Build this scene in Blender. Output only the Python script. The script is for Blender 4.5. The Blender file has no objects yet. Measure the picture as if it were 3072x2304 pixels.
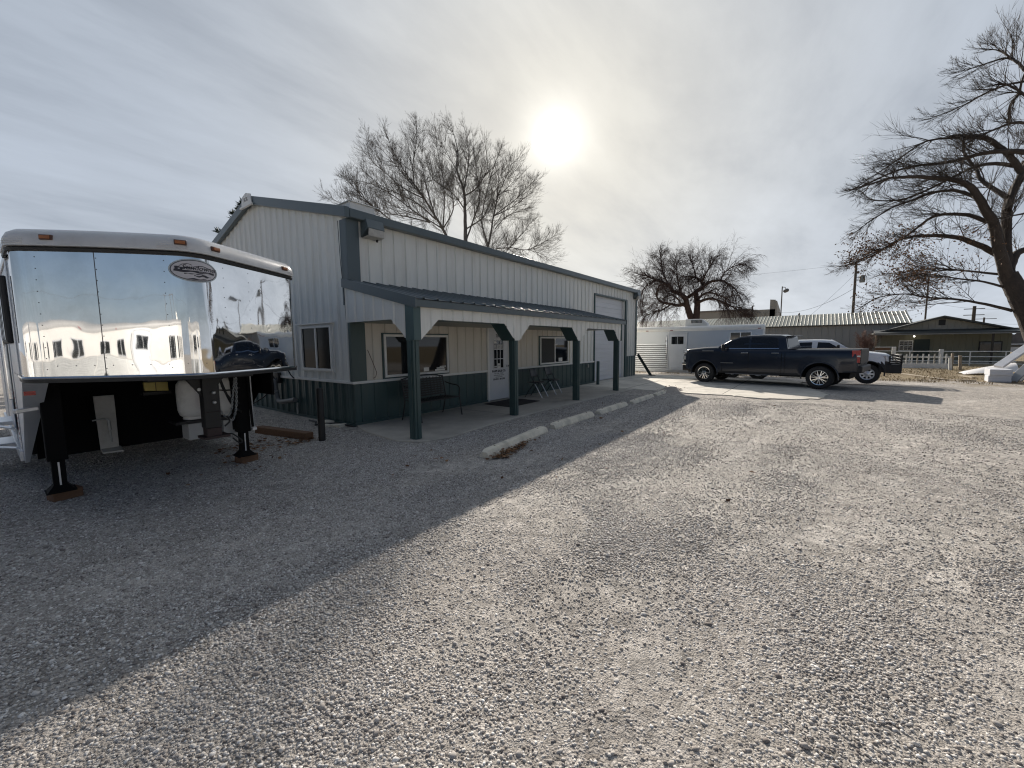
import bpy, bmesh, math, random
import numpy as np
from mathutils import Vector, Matrix, noise as mnoise
R = math.radians
PI = math.pi
random.seed(7)
rng = np.random.default_rng(11)
S = bpy.context.scene
col = S.collection

# ------------------------------------------------------------------ camera
CAM_H = 1.6
az, pitch, roll = R(37.2), R(-5.6), R(-0.57)
fw = Vector((math.cos(az)*math.cos(pitch), math.sin(az)*math.cos(pitch), math.sin(pitch)))
rt = Vector((math.sin(az), -math.cos(az), 0))
up = rt.cross(fw)
r2 = rt*math.cos(roll) + up*math.sin(roll)
u2 = up*math.cos(roll) - rt*math.sin(roll)
cam = bpy.data.cameras.new('camera')
cam.sensor_width = 36
cam.lens = 1210/3072*36
cam.clip_start = 0.05
cam.clip_end = 3000
co = bpy.data.objects.new('camera', cam)
col.objects.link(co)
m = Matrix.Identity(4)
for i in range(3):
    m[i][0], m[i][1], m[i][2] = r2[i], u2[i], -fw[i]
m[2][3] = CAM_H
co.matrix_world = m
S.camera = co

# ------------------------------------------------------------------ light and sky
SUN_AZ, SUN_EL = R(31.0), R(25.6)
sd = Vector((math.cos(SUN_AZ)*math.cos(SUN_EL), math.sin(SUN_AZ)*math.cos(SUN_EL), math.sin(SUN_EL)))
sl = bpy.data.lights.new('sun', 'SUN')
sl.energy = 5.0
sl.angle = R(0.5)
sl.color = (1.0, 0.92, 0.82)
so = bpy.data.objects.new('sun', sl)
so.rotation_euler = sd.to_track_quat('Z', 'Y').to_euler()
so.location = sd*60
col.objects.link(so)

W = bpy.data.worlds.new("World")
S.world = W
W.use_nodes = True
nt = W.node_tree
nt.nodes.clear()
N = nt.nodes.new
def lk(a, b): nt.links.new(a, b)
def wmath(op, a, b=None, c=None, clamp=False):
    n = N('ShaderNodeMath'); n.operation = op; n.use_clamp = clamp
    for i, x in enumerate((a, b, c)):
        if x is None: continue
        if isinstance(x, (int, float)): n.inputs[i].default_value = x
        else: lk(x, n.inputs[i])
    return n.outputs[0]
out = N('ShaderNodeOutputWorld')
sky = N('ShaderNodeTexSky'); sky.sky_type = 'NISHITA'; sky.sun_disc = False
sky.sun_elevation = SUN_EL
sky.sun_rotation = R(90) - SUN_AZ
sky.air_density = 1.0; sky.dust_density = 0.4; sky.ozone_density = 1.5
bg1 = N('ShaderNodeBackground'); bg1.inputs[1].default_value = 0.036
tint = N('ShaderNodeMix'); tint.data_type = 'RGBA'; tint.blend_type = 'MULTIPLY'; tint.inputs['Factor'].default_value = 1; lk(sky.outputs[0], tint.inputs['A']); tint.inputs['B'].default_value = (.88, .92, 1.06, 1); lk(tint.outputs['Result'], bg1.inputs[0])
tc = N('ShaderNodeTexCoord')
nrm = N('ShaderNodeVectorMath'); nrm.operation = 'NORMALIZE'; lk(tc.outputs['Generated'], nrm.inputs[0])
dotn = N('ShaderNodeVectorMath'); dotn.operation = 'DOT_PRODUCT'; lk(nrm.outputs[0], dotn.inputs[0]); dotn.inputs[1].default_value = sd
dot = wmath('MAXIMUM', dotn.outputs['Value'], 0.0)
sep = N('ShaderNodeSeparateXYZ'); lk(nrm.outputs[0], sep.inputs[0])
zz = wmath('MAXIMUM', sep.outputs[2], 0.0)
den = wmath('ADD', zz, 0.12)
cx = wmath('DIVIDE', sep.outputs[0], den); cy = wmath('DIVIDE', sep.outputs[1], den)
cmb = N('ShaderNodeCombineXYZ'); lk(cx, cmb.inputs[0]); lk(cy, cmb.inputs[1])
mp = N('ShaderNodeMapping'); lk(cmb.outputs[0], mp.inputs[0]); mp.inputs['Rotation'].default_value = (0, 0, R(-22)); mp.inputs['Scale'].default_value = (0.55, 1.5, 1)
n1 = N('ShaderNodeTexNoise'); n1.inputs['Scale'].default_value = 1.0; n1.inputs['Detail'].default_value = 9; n1.inputs['Roughness'].default_value = 0.58; n1.inputs['Distortion'].default_value = 0.5
lk(mp.outputs[0], n1.inputs['Vector'])
mp2 = N('ShaderNodeMapping'); lk(cmb.outputs[0], mp2.inputs[0]); mp2.inputs['Location'].default_value = (3.1, 1.7, 0); mp2.inputs['Rotation'].default_value = (0, 0, R(-30)); mp2.inputs['Scale'].default_value = (2.2, 5.0, 1)
n2 = N('ShaderNodeTexNoise'); n2.inputs['Scale'].default_value = 1.0; n2.inputs['Detail'].default_value = 6; n2.inputs['Roughness'].default_value = 0.6
lk(mp2.outputs[0], n2.inputs['Vector'])
nn = wmath('ADD', wmath('MULTIPLY', n1.outputs[0], 0.72), wmath('MULTIPLY', n2.outputs[0], 0.28))
# thickness of the cloud veil: thin away from the sun, thick towards it
side = wmath('MULTIPLY_ADD', dotn.outputs['Value'], 0.5, 0.5)
sm_ = N('ShaderNodeMapRange'); sm_.interpolation_type = 'SMOOTHSTEP'; lk(side, sm_.inputs[0]); sm_.inputs['From Min'].default_value = .40; sm_.inputs['From Max'].default_value = .74
cov = wmath('ADD', wmath('MULTIPLY', sm_.outputs[0], 0.96), wmath('MULTIPLY', wmath('MULTIPLY_ADD', nn, 1.2, -0.55), 0.55), clamp=True)
cov = wmath('MAXIMUM', cov, wmath('MULTIPLY', wmath('POWER', wmath('SUBTRACT', 1.0, zz), 9.0), 0.85))
# veil brightness: grey veil, lighter streaks, strong forward scattering round the sun
veil = wmath('MULTIPLY_ADD', wmath('SUBTRACT', nn, 0.5), 0.36, 0.372)
g1 = wmath('MULTIPLY', wmath('POWER', dot, 3900.0), 4.5)
g2 = wmath('MULTIPLY', wmath('POWER', dot, 420.0), 0.32)
g3 = wmath('MULTIPLY', wmath('POWER', dot, 8.0), 0.27)
hz = wmath('MULTIPLY', wmath('POWER', wmath('SUBTRACT', 1.0, zz), 7.0), wmath('MULTIPLY', side, 0.20))
tot = wmath('ADD', wmath('ADD', veil, hz), g3)
bg2 = N('ShaderNodeBackground')
mixc = N('ShaderNodeMix'); mixc.data_type = 'RGBA'
mixc.inputs['A'].default_value = (0.865, 0.98, 1.155, 1)
mixc.inputs['B'].default_value = (1.02, 0.985, 0.895, 1)
wf = wmath('ADD', wmath('POWER', dot, 8.0), wmath('MULTIPLY', wmath('POWER', wmath('SUBTRACT', 1.0, zz), 6.0), wmath('MULTIPLY', side, 0.30)), clamp=True)
lk(wf, mixc.inputs['Factor'])
lk(mixc.outputs['Result'], bg2.inputs[0]); lk(tot, bg2.inputs[1])
mx = N('ShaderNodeMixShader'); lk(cov, mx.inputs[0]); lk(bg1.outputs[0], mx.inputs[1]); lk(bg2.outputs[0], mx.inputs[2])
bg3 = N('ShaderNodeBackground'); bg3.inputs[0].default_value = (1, 0.97, 0.90, 1); lk(wmath('ADD', g1, g2), bg3.inputs[1])
ad = N('ShaderNodeAddShader'); lk(mx.outputs[0], ad.inputs[0]); lk(bg3.outputs[0], ad.inputs[1])
lk(ad.outputs[0], out.inputs[0])
S.view_settings.view_transform = 'Standard'
S.view_settings.look = 'None'
S.view_settings.exposure = 0.38
S.view_settings.gamma = 1.0
S.cycles.use_denoising = True
W.cycles.sampling_method = 'MANUAL'
W.cycles.sample_map_resolution = 2048
S.cycles.use_adaptive_sampling = False
S.cycles.filter_width = 1.2

# ------------------------------------------------------------------ materials
MATS = {}
def M(name, c=(.5, .5, .5), rough=.5, metal=0.0, var=.10, vscale=3.0, stretch=(1, 1, 1), bump=0.0, bscale=60.0, spec=.5,
      dirt=None, dirt_amt=.35, dirt_scale=1.2, coat=0.0, trans=0.0, emit=None):
    if name in MATS: return MATS[name]
    mt = bpy.data.materials.new(name); mt.use_nodes = True
    t = mt.node_tree; b = t.nodes['Principled BSDF']
    b.inputs['Roughness'].default_value = rough
    b.inputs['Metallic'].default_value = metal
    b.inputs['Specular IOR Level'].default_value = spec
    if coat: b.inputs['Coat Weight'].default_value = coat; b.inputs['Coat Roughness'].default_value = .04
    if emit: b.inputs['Emission Color'].default_value = (*emit[:3], 1); b.inputs['Emission Strength'].default_value = emit[3]
    tcn = t.nodes.new('ShaderNodeTexCoord')
    mpn = t.nodes.new('ShaderNodeMapping'); mpn.inputs['Scale'].default_value = stretch
    t.links.new(tcn.outputs['Object'], mpn.inputs[0])
    nz = t.nodes.new('ShaderNodeTexNoise'); nz.inputs['Scale'].default_value = vscale; nz.inputs['Detail'].default_value = 6; nz.inputs['Roughness'].default_value = .62
    t.links.new(mpn.outputs[0], nz.inputs['Vector'])
    rmp = t.nodes.new('ShaderNodeMapRange'); rmp.inputs['From Min'].default_value = .25; rmp.inputs['From Max'].default_value = .75
    rmp.inputs['To Min'].default_value = 1-var; rmp.inputs['To Max'].default_value = 1+var
    t.links.new(nz.outputs[0], rmp.inputs[0])
    mul = t.nodes.new('ShaderNodeVectorMath'); mul.operation = 'SCALE'; mul.inputs[0].default_value = c
    t.links.new(rmp.outputs[0], mul.inputs['Scale'])
    last = mul.outputs[0]
    if dirt:
        dz = t.nodes.new('ShaderNodeTexNoise'); dz.inputs['Scale'].default_value = dirt_scale; dz.inputs['Detail'].default_value = 8; dz.inputs['Roughness'].default_value = .7
        t.links.new(mpn.outputs[0], dz.inputs['Vector'])
        dr = t.nodes.new('ShaderNodeMapRange'); dr.inputs['From Min'].default_value = .48; dr.inputs['From Max'].default_value = .72; dr.inputs['To Max'].default_value = dirt_amt
        t.links.new(dz.outputs[0], dr.inputs[0])
        mxn = t.nodes.new('ShaderNodeMix'); mxn.data_type = 'RGBA'
        t.links.new(dr.outputs[0], mxn.inputs['Factor']); t.links.new(last, mxn.inputs['A']); mxn.inputs['B'].default_value = (*dirt, 1)
        last = mxn.outputs['Result']
    t.links.new(last, b.inputs['Base Color'])
    rr = t.nodes.new('ShaderNodeMapRange'); rr.inputs['To Min'].default_value = max(0, rough*.85); rr.inputs['To Max'].default_value = min(1, rough*1.15)
    t.links.new(nz.outputs[0], rr.inputs[0]); t.links.new(rr.outputs[0], b.inputs['Roughness'])
    if bump:
        bz = t.nodes.new('ShaderNodeTexNoise'); bz.inputs['Scale'].default_value = bscale; bz.inputs['Detail'].default_value = 5
        t.links.new(mpn.outputs[0], bz.inputs['Vector'])
        bn = t.nodes.new('ShaderNodeBump'); bn.inputs['Strength'].default_value = bump; bn.inputs['Distance'].default_value = .02
        t.links.new(bz.outputs[0], bn.inputs['Height']); t.links.new(bn.outputs[0], b.inputs['Normal'])
    MATS[name] = mt
    return mt

siding = M('siding_white', (.77, .76, .705), .42, var=.05, vscale=1.5, stretch=(3, 3, .35), dirt=(.46, .42, .34), dirt_amt=.32, dirt_scale=1.6, bump=.10, bscale=1.3)
siding_bounce = M('siding_warm_bounce', (.68, .63, .545), .45, var=.06, vscale=1.5, stretch=(3, 3, .35), dirt=(.42, .36, .27), dirt_amt=.3, dirt_scale=1.8)  # same pale siding, warm bounce light under the porch put into its colour
wains = M('siding_green', (.036, .074, .074), .38, var=.14, vscale=1.5, stretch=(3, 3, .4), dirt=(.10, .10, .09), dirt_amt=.25, dirt_scale=2)
trimg = M('trim_green', (.040, .076, .075), .36, var=.10, vscale=2, stretch=(2, 2, .5), dirt=(.10, .12, .11), dirt_amt=.22)
roofg = M('roof_steel', (.085, .110, .119), .34, var=.08, vscale=1.4, dirt=(.16, .17, .16), dirt_amt=.3)
white = M('white_paint', (.76, .75, .71), .4, var=.05, vscale=4, dirt=(.5, .47, .41), dirt_amt=.25, dirt_scale=2.5)
glass = M('window_glass', (.012, .014, .016), .03, var=.2, spec=.65)
black = M('black_steel', (.007, .007, .0075), .5, var=.2, vscale=6)
blackm = M('black_matt', (.0045, .0045, .005), .75, var=.25, vscale=5, spec=.15)
rubber = M('tyre_rubber', (.018, .018, .019), .75, var=.2, vscale=9, dirt=(.12, .11, .10), dirt_amt=.2)
concrete = M('concrete', (.62, .58, .50), .85, var=.16, vscale=1.8, bump=.35, bscale=90, dirt=(.29, .265, .23), dirt_amt=.75, dirt_scale=1.3)
concrete2 = M('old_concrete', (.74, .68, .56), .88, var=.15, vscale=5, bump=.7, bscale=55, dirt=(.25, .23, .19), dirt_amt=.55, dirt_scale=3)
alum = M('aluminium', (.68, .70, .73), .32, metal=.75, var=.06, vscale=3, dirt=(.45, .45, .45), dirt_amt=.2)
alumw = M('white_aluminium', (.62, .65, .69), .35, metal=.25, var=.06, vscale=2, dirt=(.42, .42, .42), dirt_amt=.25)
mirror = M('polished_steel', (.80, .80, .80), .028, metal=1.0, var=.05, vscale=5, dirt=(.62, .62, .61), dirt_amt=.5, dirt_scale=3)
chrome = M('chrome', (.82, .83, .84), .08, metal=1.0, var=.03)
galv = M('galvanised_steel', (.42, .43, .43), .4, metal=.8, var=.15, vscale=12)
capw = M('gelcoat_cap', (.60, .60, .60), .3, var=.06, vscale=2.5, dirt=(.36, .35, .33), dirt_amt=.4, dirt_scale=3)
amber = M('amber_lens', (.34, .12, .035), .3, var=.1)
redl = M('red_lens', (.42, .012, .015), .12, var=.15, vscale=12, coat=.5)
clear = M('clear_lens', (.62, .63, .64), .08, metal=.35, var=.2, vscale=18)
wood = M('rough_wood', (.17, .095, .055), .85, var=.3, vscale=3, stretch=(1.5, 14, 14), bump=.6, bscale=20)
tankw = M('tank_paint', (.74, .73, .70), .45, var=.08, vscale=3, dirt=(.30, .28, .25), dirt_amt=.4, dirt_scale=5)
yellow = M('yellow_card', (.62, .50, .16), .6, var=.1)
truck = M('truck_paint', (.011, .0175, .032), .25, var=.06, vscale=1.2, spec=.35, coat=.55, dirt=(.06, .065, .07), dirt_amt=.15)
truckw = M('white_truck_paint', (.78, .80, .83), .3, var=.04, vscale=1.2, coat=.6)
trim_bk = M('black_plastic', (.016, .016, .017), .55, var=.2, vscale=8)
mesh_bk = M('bench_metal', (.020, .020, .020), .5, var=.3, vscale=30)
bark = M('bark', (.060, .046, .036), .9, var=.35, vscale=6, bump=.9, bscale=30)
bark_g = M('grey_bark_glare', (.145, .128, .112), .9, var=.3, vscale=6, bump=.8, bscale=30)  # grey bark, base colour lightened to hold the veiling glare round the sun
leafm = M('dead_leaves', (.20, .105, .05), .8, var=.5, vscale=7)
needle = M('conifer_needles', (.022, .038, .020), .75, var=.5, vscale=4)
pole_m = M('weathered_pole', (.10, .085, .07), .85, var=.25, vscale=3)
barnw = M('barn_wall', (.40, .385, .35), .6, var=.06, vscale=1.2, stretch=(2, 2, .3))
barnr = M('barn_roof', (.30, .305, .25), .5, metal=.0, var=.08, vscale=.8, dirt=(.27, .25, .19), dirt_amt=.35, dirt_scale=.5)
housew = M('house_wall', (.235, .225, .165), .7, var=.07, vscale=1, stretch=(2, 2, .3))
houser = M('house_roof', (.055, .060, .055), .6, var=.15, vscale=2)
tan = M('tan_panel', (.40, .36, .30), .6, var=.08, vscale=1)
tinted = M('tinted_glass', (.012, .014, .016), .12, var=.2, spec=.22)
paper = M('paper', (.7, .69, .65), .7, var=.05)
ink = M('black_ink', (.015, .015, .016), .6, var=.1)
mat_bk = M('door_mat_rubber', (.022, .020, .022), .9, var=.3, vscale=25, bump=.5, bscale=120)
seatm = M('grey_seat_vinyl', (.022, .027, .033), .5, var=.12)

# ------------------------------------------------------------------ mesh helpers
class MB:
    def __init__(s): s.v = []; s.f = []; s.mi = []; s.cur = 0
    def add(s, vs, fs):
        b = len(s.v); s.v.extend(tuple(x) for x in vs)
        for f in fs: s.f.append(tuple(b+i for i in f)); s.mi.append(s.cur)
        return s
    def box(s, x0, x1, y0, y1, z0, z1):
        return s.add([(x0,y0,z0),(x1,y0,z0),(x1,y1,z0),(x0,y1,z0),(x0,y0,z1),(x1,y0,z1),(x1,y1,z1),(x0,y1,z1)],
              [(0,3,2,1),(4,5,6,7),(0,1,5,4),(1,2,6,5),(2,3,7,6),(3,0,4,7)])
    def prism(s, poly, vec):
        n = len(poly); vec = Vector(vec)
        vs = [Vector(p) for p in poly] + [Vector(p)+vec for p in poly]
        fs = [tuple(range(n-1, -1, -1)), tuple(range(n, 2*n))] + [(i, (i+1) % n, n+(i+1) % n, n+i) for i in range(n)]
        return s.add(vs, fs)
    def tube(s, pts, r, n=8, caps=True):
        pts = [Vector(p) for p in pts]; k = len(pts)
        rs = [r]*k if isinstance(r, (int, float)) else list(r)
        vs = []; ref = None
        for i in range(k):
            d = (pts[min(i+1, k-1)]-pts[max(i-1, 0)])
            if d.length < 1e-9: d = Vector((0, 0, 1))
            d.normalize()
            if ref is None:
                ref = d.orthogonal().normalized()
            a = (ref - d*ref.dot(d))
            if a.length < 1e-6: a = d.orthogonal()
            a.normalize(); ref = a; b = d.cross(a)
            for j in range(n):
                t = 2*PI*j/n
                vs.append(pts[i] + (a*math.cos(t)+b*math.sin(t))*rs[i])
        fs = [(i*n+j, i*n+(j+1) % n, (i+1)*n+(j+1) % n, (i+1)*n+j) for i in range(k-1) for j in range(n)]
        if caps: fs += [tuple(range(n-1, -1, -1)), tuple(range((k-1)*n, k*n))]
        return s.add(vs, fs)
    def bar(s, p, q, w, h=None, upv=(0, 0, 1)):
        p = Vector(p); q = Vector(q); h = w if h is None else h
        d = (q-p).normalized(); a = d.cross(Vector(upv))
        if a.length < 1e-4: a = d.orthogonal()
        a.normalize(); b = a.cross(d)
        c = [a*w/2+b*h/2, -a*w/2+b*h/2, -a*w/2-b*h/2, a*w/2-b*h/2]
        return s.prism([p+x for x in c], q-p)
    def lathe(s, prof, c, axis=(0, 0, 1), n=24, caps=True):
        c = Vector(c); ax = Vector(axis).normalized(); a = ax.orthogonal().normalized(); b = ax.cross(a)
        vs = [c + ax*h + (a*math.cos(2*PI*j/n)+b*math.sin(2*PI*j/n))*r for r, h in prof for j in range(n)]
        k = len(prof)
        fs = [(i*n+j, i*n+(j+1) % n, (i+1)*n+(j+1) % n, (i+1)*n+j) for i in range(k-1) for j in range(n)]
        if caps: fs += [tuple(range(n-1, -1, -1)), tuple(range((k-1)*n, k*n))]
        return s.add(vs, fs)
    def grid(s, rows):
        k = len(rows); n = len(rows[0])
        return s.add([p for r in rows for p in r], [(i*n+j, i*n+j+1, (i+1)*n+j+1, (i+1)*n+j) for i in range(k-1) for j in range(n-1)])
    def ribbed(s, O, U, V, Nn, w, h, pitch=.305, rib=.022, rw=.03, top=None, bot=None, minor=False):
        O = Vector(O); U = Vector(U); V = Vector(V); Nn = Vector(Nn)
        us = [(0, 0)]
        k = int(w/pitch)
        for i in range(k+1):
            c = i*pitch+pitch*.5
            if c+rw > w: break
            us += [(c-rw, 0), (c-rw*.45, rib), (c+rw*.45, rib), (c+rw, 0)]
            if minor:
                for q in (.33, .66):
                    e = c+pitch*q
                    if e+.012 < w: us += [(e-.012, 0), (e, .005), (e+.012, 0)]
        us.append((w, 0))
        us.sort(key=lambda q: q[0])
        rows = []
        lo = [O+U*u+Nn*d+V*(bot(u) if bot else 0) for u, d in us]
        hi = [O+U*u+Nn*d+V*(top(u) if top else h) for u, d in us]
        return s.grid([lo, hi])
    def build(s, name, mats, parent=None, bevel=0, smooth=None, loc=None):
        me = bpy.data.meshes.new(name)
        me.from_pydata([tuple(v) for v in s.v], [], s.f)
        if not isinstance(mats, (list, tuple)): mats = [mats]
        for x in mats: me.materials.append(x)
        if len(mats) > 1: me.polygons.foreach_set('material_index', s.mi)
        bm = bmesh.new(); bm.from_mesh(me); bmesh.ops.recalc_face_normals(bm, faces=bm.faces); bm.to_mesh(me); bm.free()
        if smooth is not None:
            me.polygons.foreach_set('use_smooth', [True]*len(me.polygons))
            me.set_sharp_from_angle(angle=R(smooth))
        me.update()
        o = bpy.data.objects.new(name, me); col.objects.link(o)
        if parent: o.parent = parent
        if loc: o.location = loc
        if bevel:
            bv = o.modifiers.new('bevel', 'BEVEL'); bv.width = bevel; bv.segments = 2; bv.limit_method = 'ANGLE'; bv.angle_limit = R(40)
        return o

def tag(o, label, cat, group=None):
    o['label'] = label; o['category'] = cat
    if group: o['group'] = group
    return o
def thing(name, label, cat, loc=(0, 0, 0), rz=0, group=None):
    o = bpy.data.objects.new(name, None); col.objects.link(o)
    o.location = loc; o.rotation_euler = (0, 0, rz); o.empty_display_size = .2
    return tag(o, label, cat, group)
def copy_thing(o, label, loc=None, rz=None):
    def cp(x, par):
        c = x.copy(); col.objects.link(c)
        if par is not None: c.parent = par
        for ch in [k for k in x.children]: cp(ch, c)
        return c
    c = cp(o, None); c['label'] = label
    if loc is not None: c.location = loc
    if rz is not None: c.rotation_euler = (0, 0, rz)
    return c
def text_mesh(body, size, ext=.002, shear=0, align='CENTER', bold=0.0):
    cu = bpy.data.curves.new('lettering', 'FONT'); cu.body = body; cu.size = size; cu.extrude = ext; cu.align_x = align; cu.shear = shear; cu.resolution_u = 3; cu.offset = bold
    t = bpy.data.objects.new('lettering', cu); col.objects.link(t)
    dg = bpy.context.evaluated_depsgraph_get()
    me = bpy.data.meshes.new_from_object(t.evaluated_get(dg))
    vs = [tuple(v.co) for v in me.vertices]; fs = [tuple(p.vertices) for p in me.polygons]
    bpy.data.objects.remove(t); bpy.data.curves.remove(cu); bpy.data.meshes.remove(me)
    return vs, fs

def sstep(a, b, x):
    t = min(1, max(0, (x-a)/(b-a))); return t*t*(3-2*t)
def gz(x, y):
    return -.28*sstep(18.5, 24.5, x) - .14*sstep(26, 48, x)

# ------------------------------------------------------------------ ground
TRACKS = ((14.0, -9.0, 10.4, .16), (14.0, -9.0, 12.1, .16), (5.0, -15.0, 14.3, .17), (5.0, -15.0, 15.9, .17), (24.0, -11.0, 13.6, .18), (24.0, -11.0, 15.3, .18), (-6.0, -14.0, 17.2, .15), (-6.0, -14.0, 18.8, .15), (12.0, 14.0, 13.2, .15))
def ground_material():
    mt = bpy.data.materials.new('crushed_stone'); mt.use_nodes = True
    t = mt.node_tree; b = t.nodes['Principled BSDF']; b.inputs['Roughness'].default_value = .9; b.inputs['Specular IOR Level'].default_value = .25
    L = t.links.new
    def nd(k, **kw):
        n = t.nodes.new(k)
        for a, v in kw.items(): setattr(n, a, v)
        return n
    tcn = nd('ShaderNodeTexCoord'); P = tcn.outputs['Object']
    def noise(sc, det=6, ro=.6, st=None, rz=0):
        n = nd('ShaderNodeTexNoise'); n.inputs['Scale'].default_value = sc; n.inputs['Detail'].default_value = det; n.inputs['Roughness'].default_value = ro
        if st:
            mp = nd('ShaderNodeMapping'); mp.inputs['Scale'].default_value = st; mp.inputs['Rotation'].default_value = (0, 0, rz); L(P, mp.inputs[0]); L(mp.outputs[0], n.inputs['Vector'])
        else: L(P, n.inputs['Vector'])
        return n.outputs[0]
    def rng_(x, a, b2, c=0, d=1):
        n = nd('ShaderNodeMapRange'); n.inputs['From Min'].default_value = a; n.inputs['From Max'].default_value = b2; n.inputs['To Min'].default_value = c; n.inputs['To Max'].default_value = d; L(x, n.inputs[0]); return n.outputs[0]
    def mixc(f, a, c):
        n = nd('ShaderNodeMix', data_type='RGBA'); L(f, n.inputs['Factor'])
        for s, q in (('A', a), ('B', c)):
            if isinstance(q, tuple): n.inputs[s].default_value = (*q, 1)
            else: L(q, n.inputs[s])
        return n.outputs['Result']
    def math_(op, a, c):
        n = nd('ShaderNodeMath', operation=op)
        for i, q in enumerate((a, c)):
            if isinstance(q, (int, float)): n.inputs[i].default_value = q
            else: L(q, n.inputs[i])
        return n.outputs[0]
    vor = nd('ShaderNodeTexVoronoi'); vor.inputs['Scale'].default_value = 46; L(P, vor.inputs['Vector'])
    vor2 = nd('ShaderNodeTexVoronoi'); vor2.inputs['Scale'].default_value = 110; L(P, vor2.inputs['Vector'])
    sepc = nd('ShaderNodeSeparateColor'); L(vor.outputs['Color'], sepc.inputs[0])
    stone = mixc(rng_(sepc.outputs[0], 0, 1), (.25, .225, .20), (.62, .575, .525))
    v3 = nd('ShaderNodeTexVoronoi'); v3.inputs['Scale'].default_value = 85; L(P, v3.inputs['Vector'])
    sep3 = nd('ShaderNodeSeparateColor'); L(v3.outputs['Color'], sep3.inputs[0])
    fines = mixc(rng_(sep3.outputs[1], 0, 1), (.27, .245, .215), (.62, .575, .52))
    fines = mixc(rng_(noise(210, 3, .7), .35, .65, 0, .6), fines, (.44, .40, .355))
    loose = math_('ADD', rng_(noise(.9, 7, .62, (1, .55, 1), R(25)), .42, .60), rng_(noise(6.5, 5, .6), .35, .65, -.25, .25))
    tracks = rng_(noise(1.0, 5, .55, (.16, 1.5, 1), R(-38)), .50, .64)
    loosen = nd('ShaderNodeMath', operation='SUBTRACT'); loosen.use_clamp = True
    L(loose, loosen.inputs[0]); L(math_('MULTIPLY', tracks, .55), loosen.inputs[1])
    LF = loosen.outputs[0]
    sxy = nd('ShaderNodeSeparateXYZ'); wob = nd('ShaderNodeVectorMath', operation='ADD'); L(P, wob.inputs[0])
    wn = nd('ShaderNodeTexNoise'); wn.inputs['Scale'].default_value = .6; wn.inputs['Detail'].default_value = 3; L(P, wn.inputs['Vector'])
    ws2 = nd('ShaderNodeVectorMath', operation='SCALE'); L(wn.outputs['Color'], ws2.inputs[0]); ws2.inputs['Scale'].default_value = .5; L(ws2.outputs[0], wob.inputs[1]); L(wob.outputs[0], sxy.inputs[0])
    tr_f = None
    for (cx_, cy_, rr_, w_) in TRACKS:
        dx = math_('SUBTRACT', sxy.outputs[0], cx_+.25); dy = math_('SUBTRACT', sxy.outputs[1], cy_+.25)
        dd = math_('ABSOLUTE', math_('SUBTRACT', math_('SQRT', math_('ADD', math_('MULTIPLY', dx, dx), math_('MULTIPLY', dy, dy)), 0), rr_), 0)
        f_ = rng_(dd, w_*.4, w_*1.5, 1, 0); tr_f = f_ if tr_f is None else math_('MAXIMUM', tr_f, f_)
    tr_f = math_('MULTIPLY', tr_f, rng_(noise(1.4, 6, .7), .36, .62))
    lf2 = nd('ShaderNodeMath', operation='SUBTRACT'); lf2.use_clamp = True; L(LF, lf2.inputs[0]); L(math_('MULTIPLY', tr_f, .6), lf2.inputs[1]); LF = lf2.outputs[0]
    fines = mixc(math_('MULTIPLY', tr_f, .5), fines, (.58, .545, .50))
    c = mixc(LF, fines, stone)
    v4 = nd('ShaderNodeTexVoronoi'); v4.inputs['Scale'].default_value = 15; v4.inputs['Randomness'].default_value = 1; L(P, v4.inputs['Vector'])
    sp4 = nd('ShaderNodeSeparateColor'); L(v4.outputs['Color'], sp4.inputs[0])
    spk = nd('ShaderNodeVectorMath', operation='SCALE'); L(c, spk.inputs[0]); L(math_('MULTIPLY', rng_(sp4.outputs[2], 0, 1, .80, 1.20), rng_(noise(26, 6, .8), .3, .7, .78, 1.22)), spk.inputs['Scale']); c = spk.outputs[0]
    big = math_('MULTIPLY', rng_(noise(.35, 5, .6), .3, .7, .86, 1.1), rng_(noise(5.0, 9, .75), .3, .7, .66, 1.24))
    sc = nd('ShaderNodeVectorMath', operation='SCALE'); L(c, sc.inputs[0]); L(big, sc.inputs['Scale']); c = sc.outputs[0]
    # dirt and dead grass beyond the lot
    sx = nd('ShaderNodeSeparateXYZ'); L(P, sx.inputs[0])
    edge = math_('ADD', sx.outputs[0], rng_(noise(.45, 6, .7), .2, .8, -4.5, 4.5))
    gf = rng_(edge, 25.0, 28.5)
    grass = mixc(rng_(noise(1.3, 7, .7), .35, .65), (.20, .145, .085), (.30, .235, .13))
    grass2 = mixc(rng_(noise(18, 5, .7), .35, .65), (.11, .085, .05), (.36, .29, .18))
    gc = nd('ShaderNodeMix', data_type='RGBA'); gc.inputs['Factor'].default_value = .5; L(grass, gc.inputs['A']); L(grass2, gc.inputs['B'])
    c = mixc(gf, c, gc.outputs['Result'])
    # leaf litter specks
    L(c, b.inputs['Base Color'])
    h1 = math_('MULTIPLY', math_('SUBTRACT', .75, vor.outputs['Distance']), LF)
    h = math_('ADD', h1, math_('ADD', math_('MULTIPLY', vor2.outputs['Distance'], -.45), math_('MULTIPLY', noise(60, 6, .75), .55)))
    h = math_('ADD', h, math_('MULTIPLY', noise(9, 5, .6), .6)); h = math_('ADD', h, math_('MULTIPLY', noise(24, 6, .75), .9))
    bn = nd('ShaderNodeBump'); bn.inputs['Strength'].default_value = .9; bn.inputs['Distance'].default_value = .02
    L(h, bn.inputs['Height']); L(bn.outputs[0], b.inputs['Normal'])
    return mt
gmat = ground_material()
xs = np.unique(np.concatenate([np.linspace(-150, -20, 14), np.linspace(-20, 60, 161), np.linspace(60, 700, 40)]))
ys = np.unique(np.concatenate([np.linspace(-500, -30, 24), np.linspace(-30, 40, 141), np.linspace(40, 500, 24)]))
mb = MB()
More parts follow.
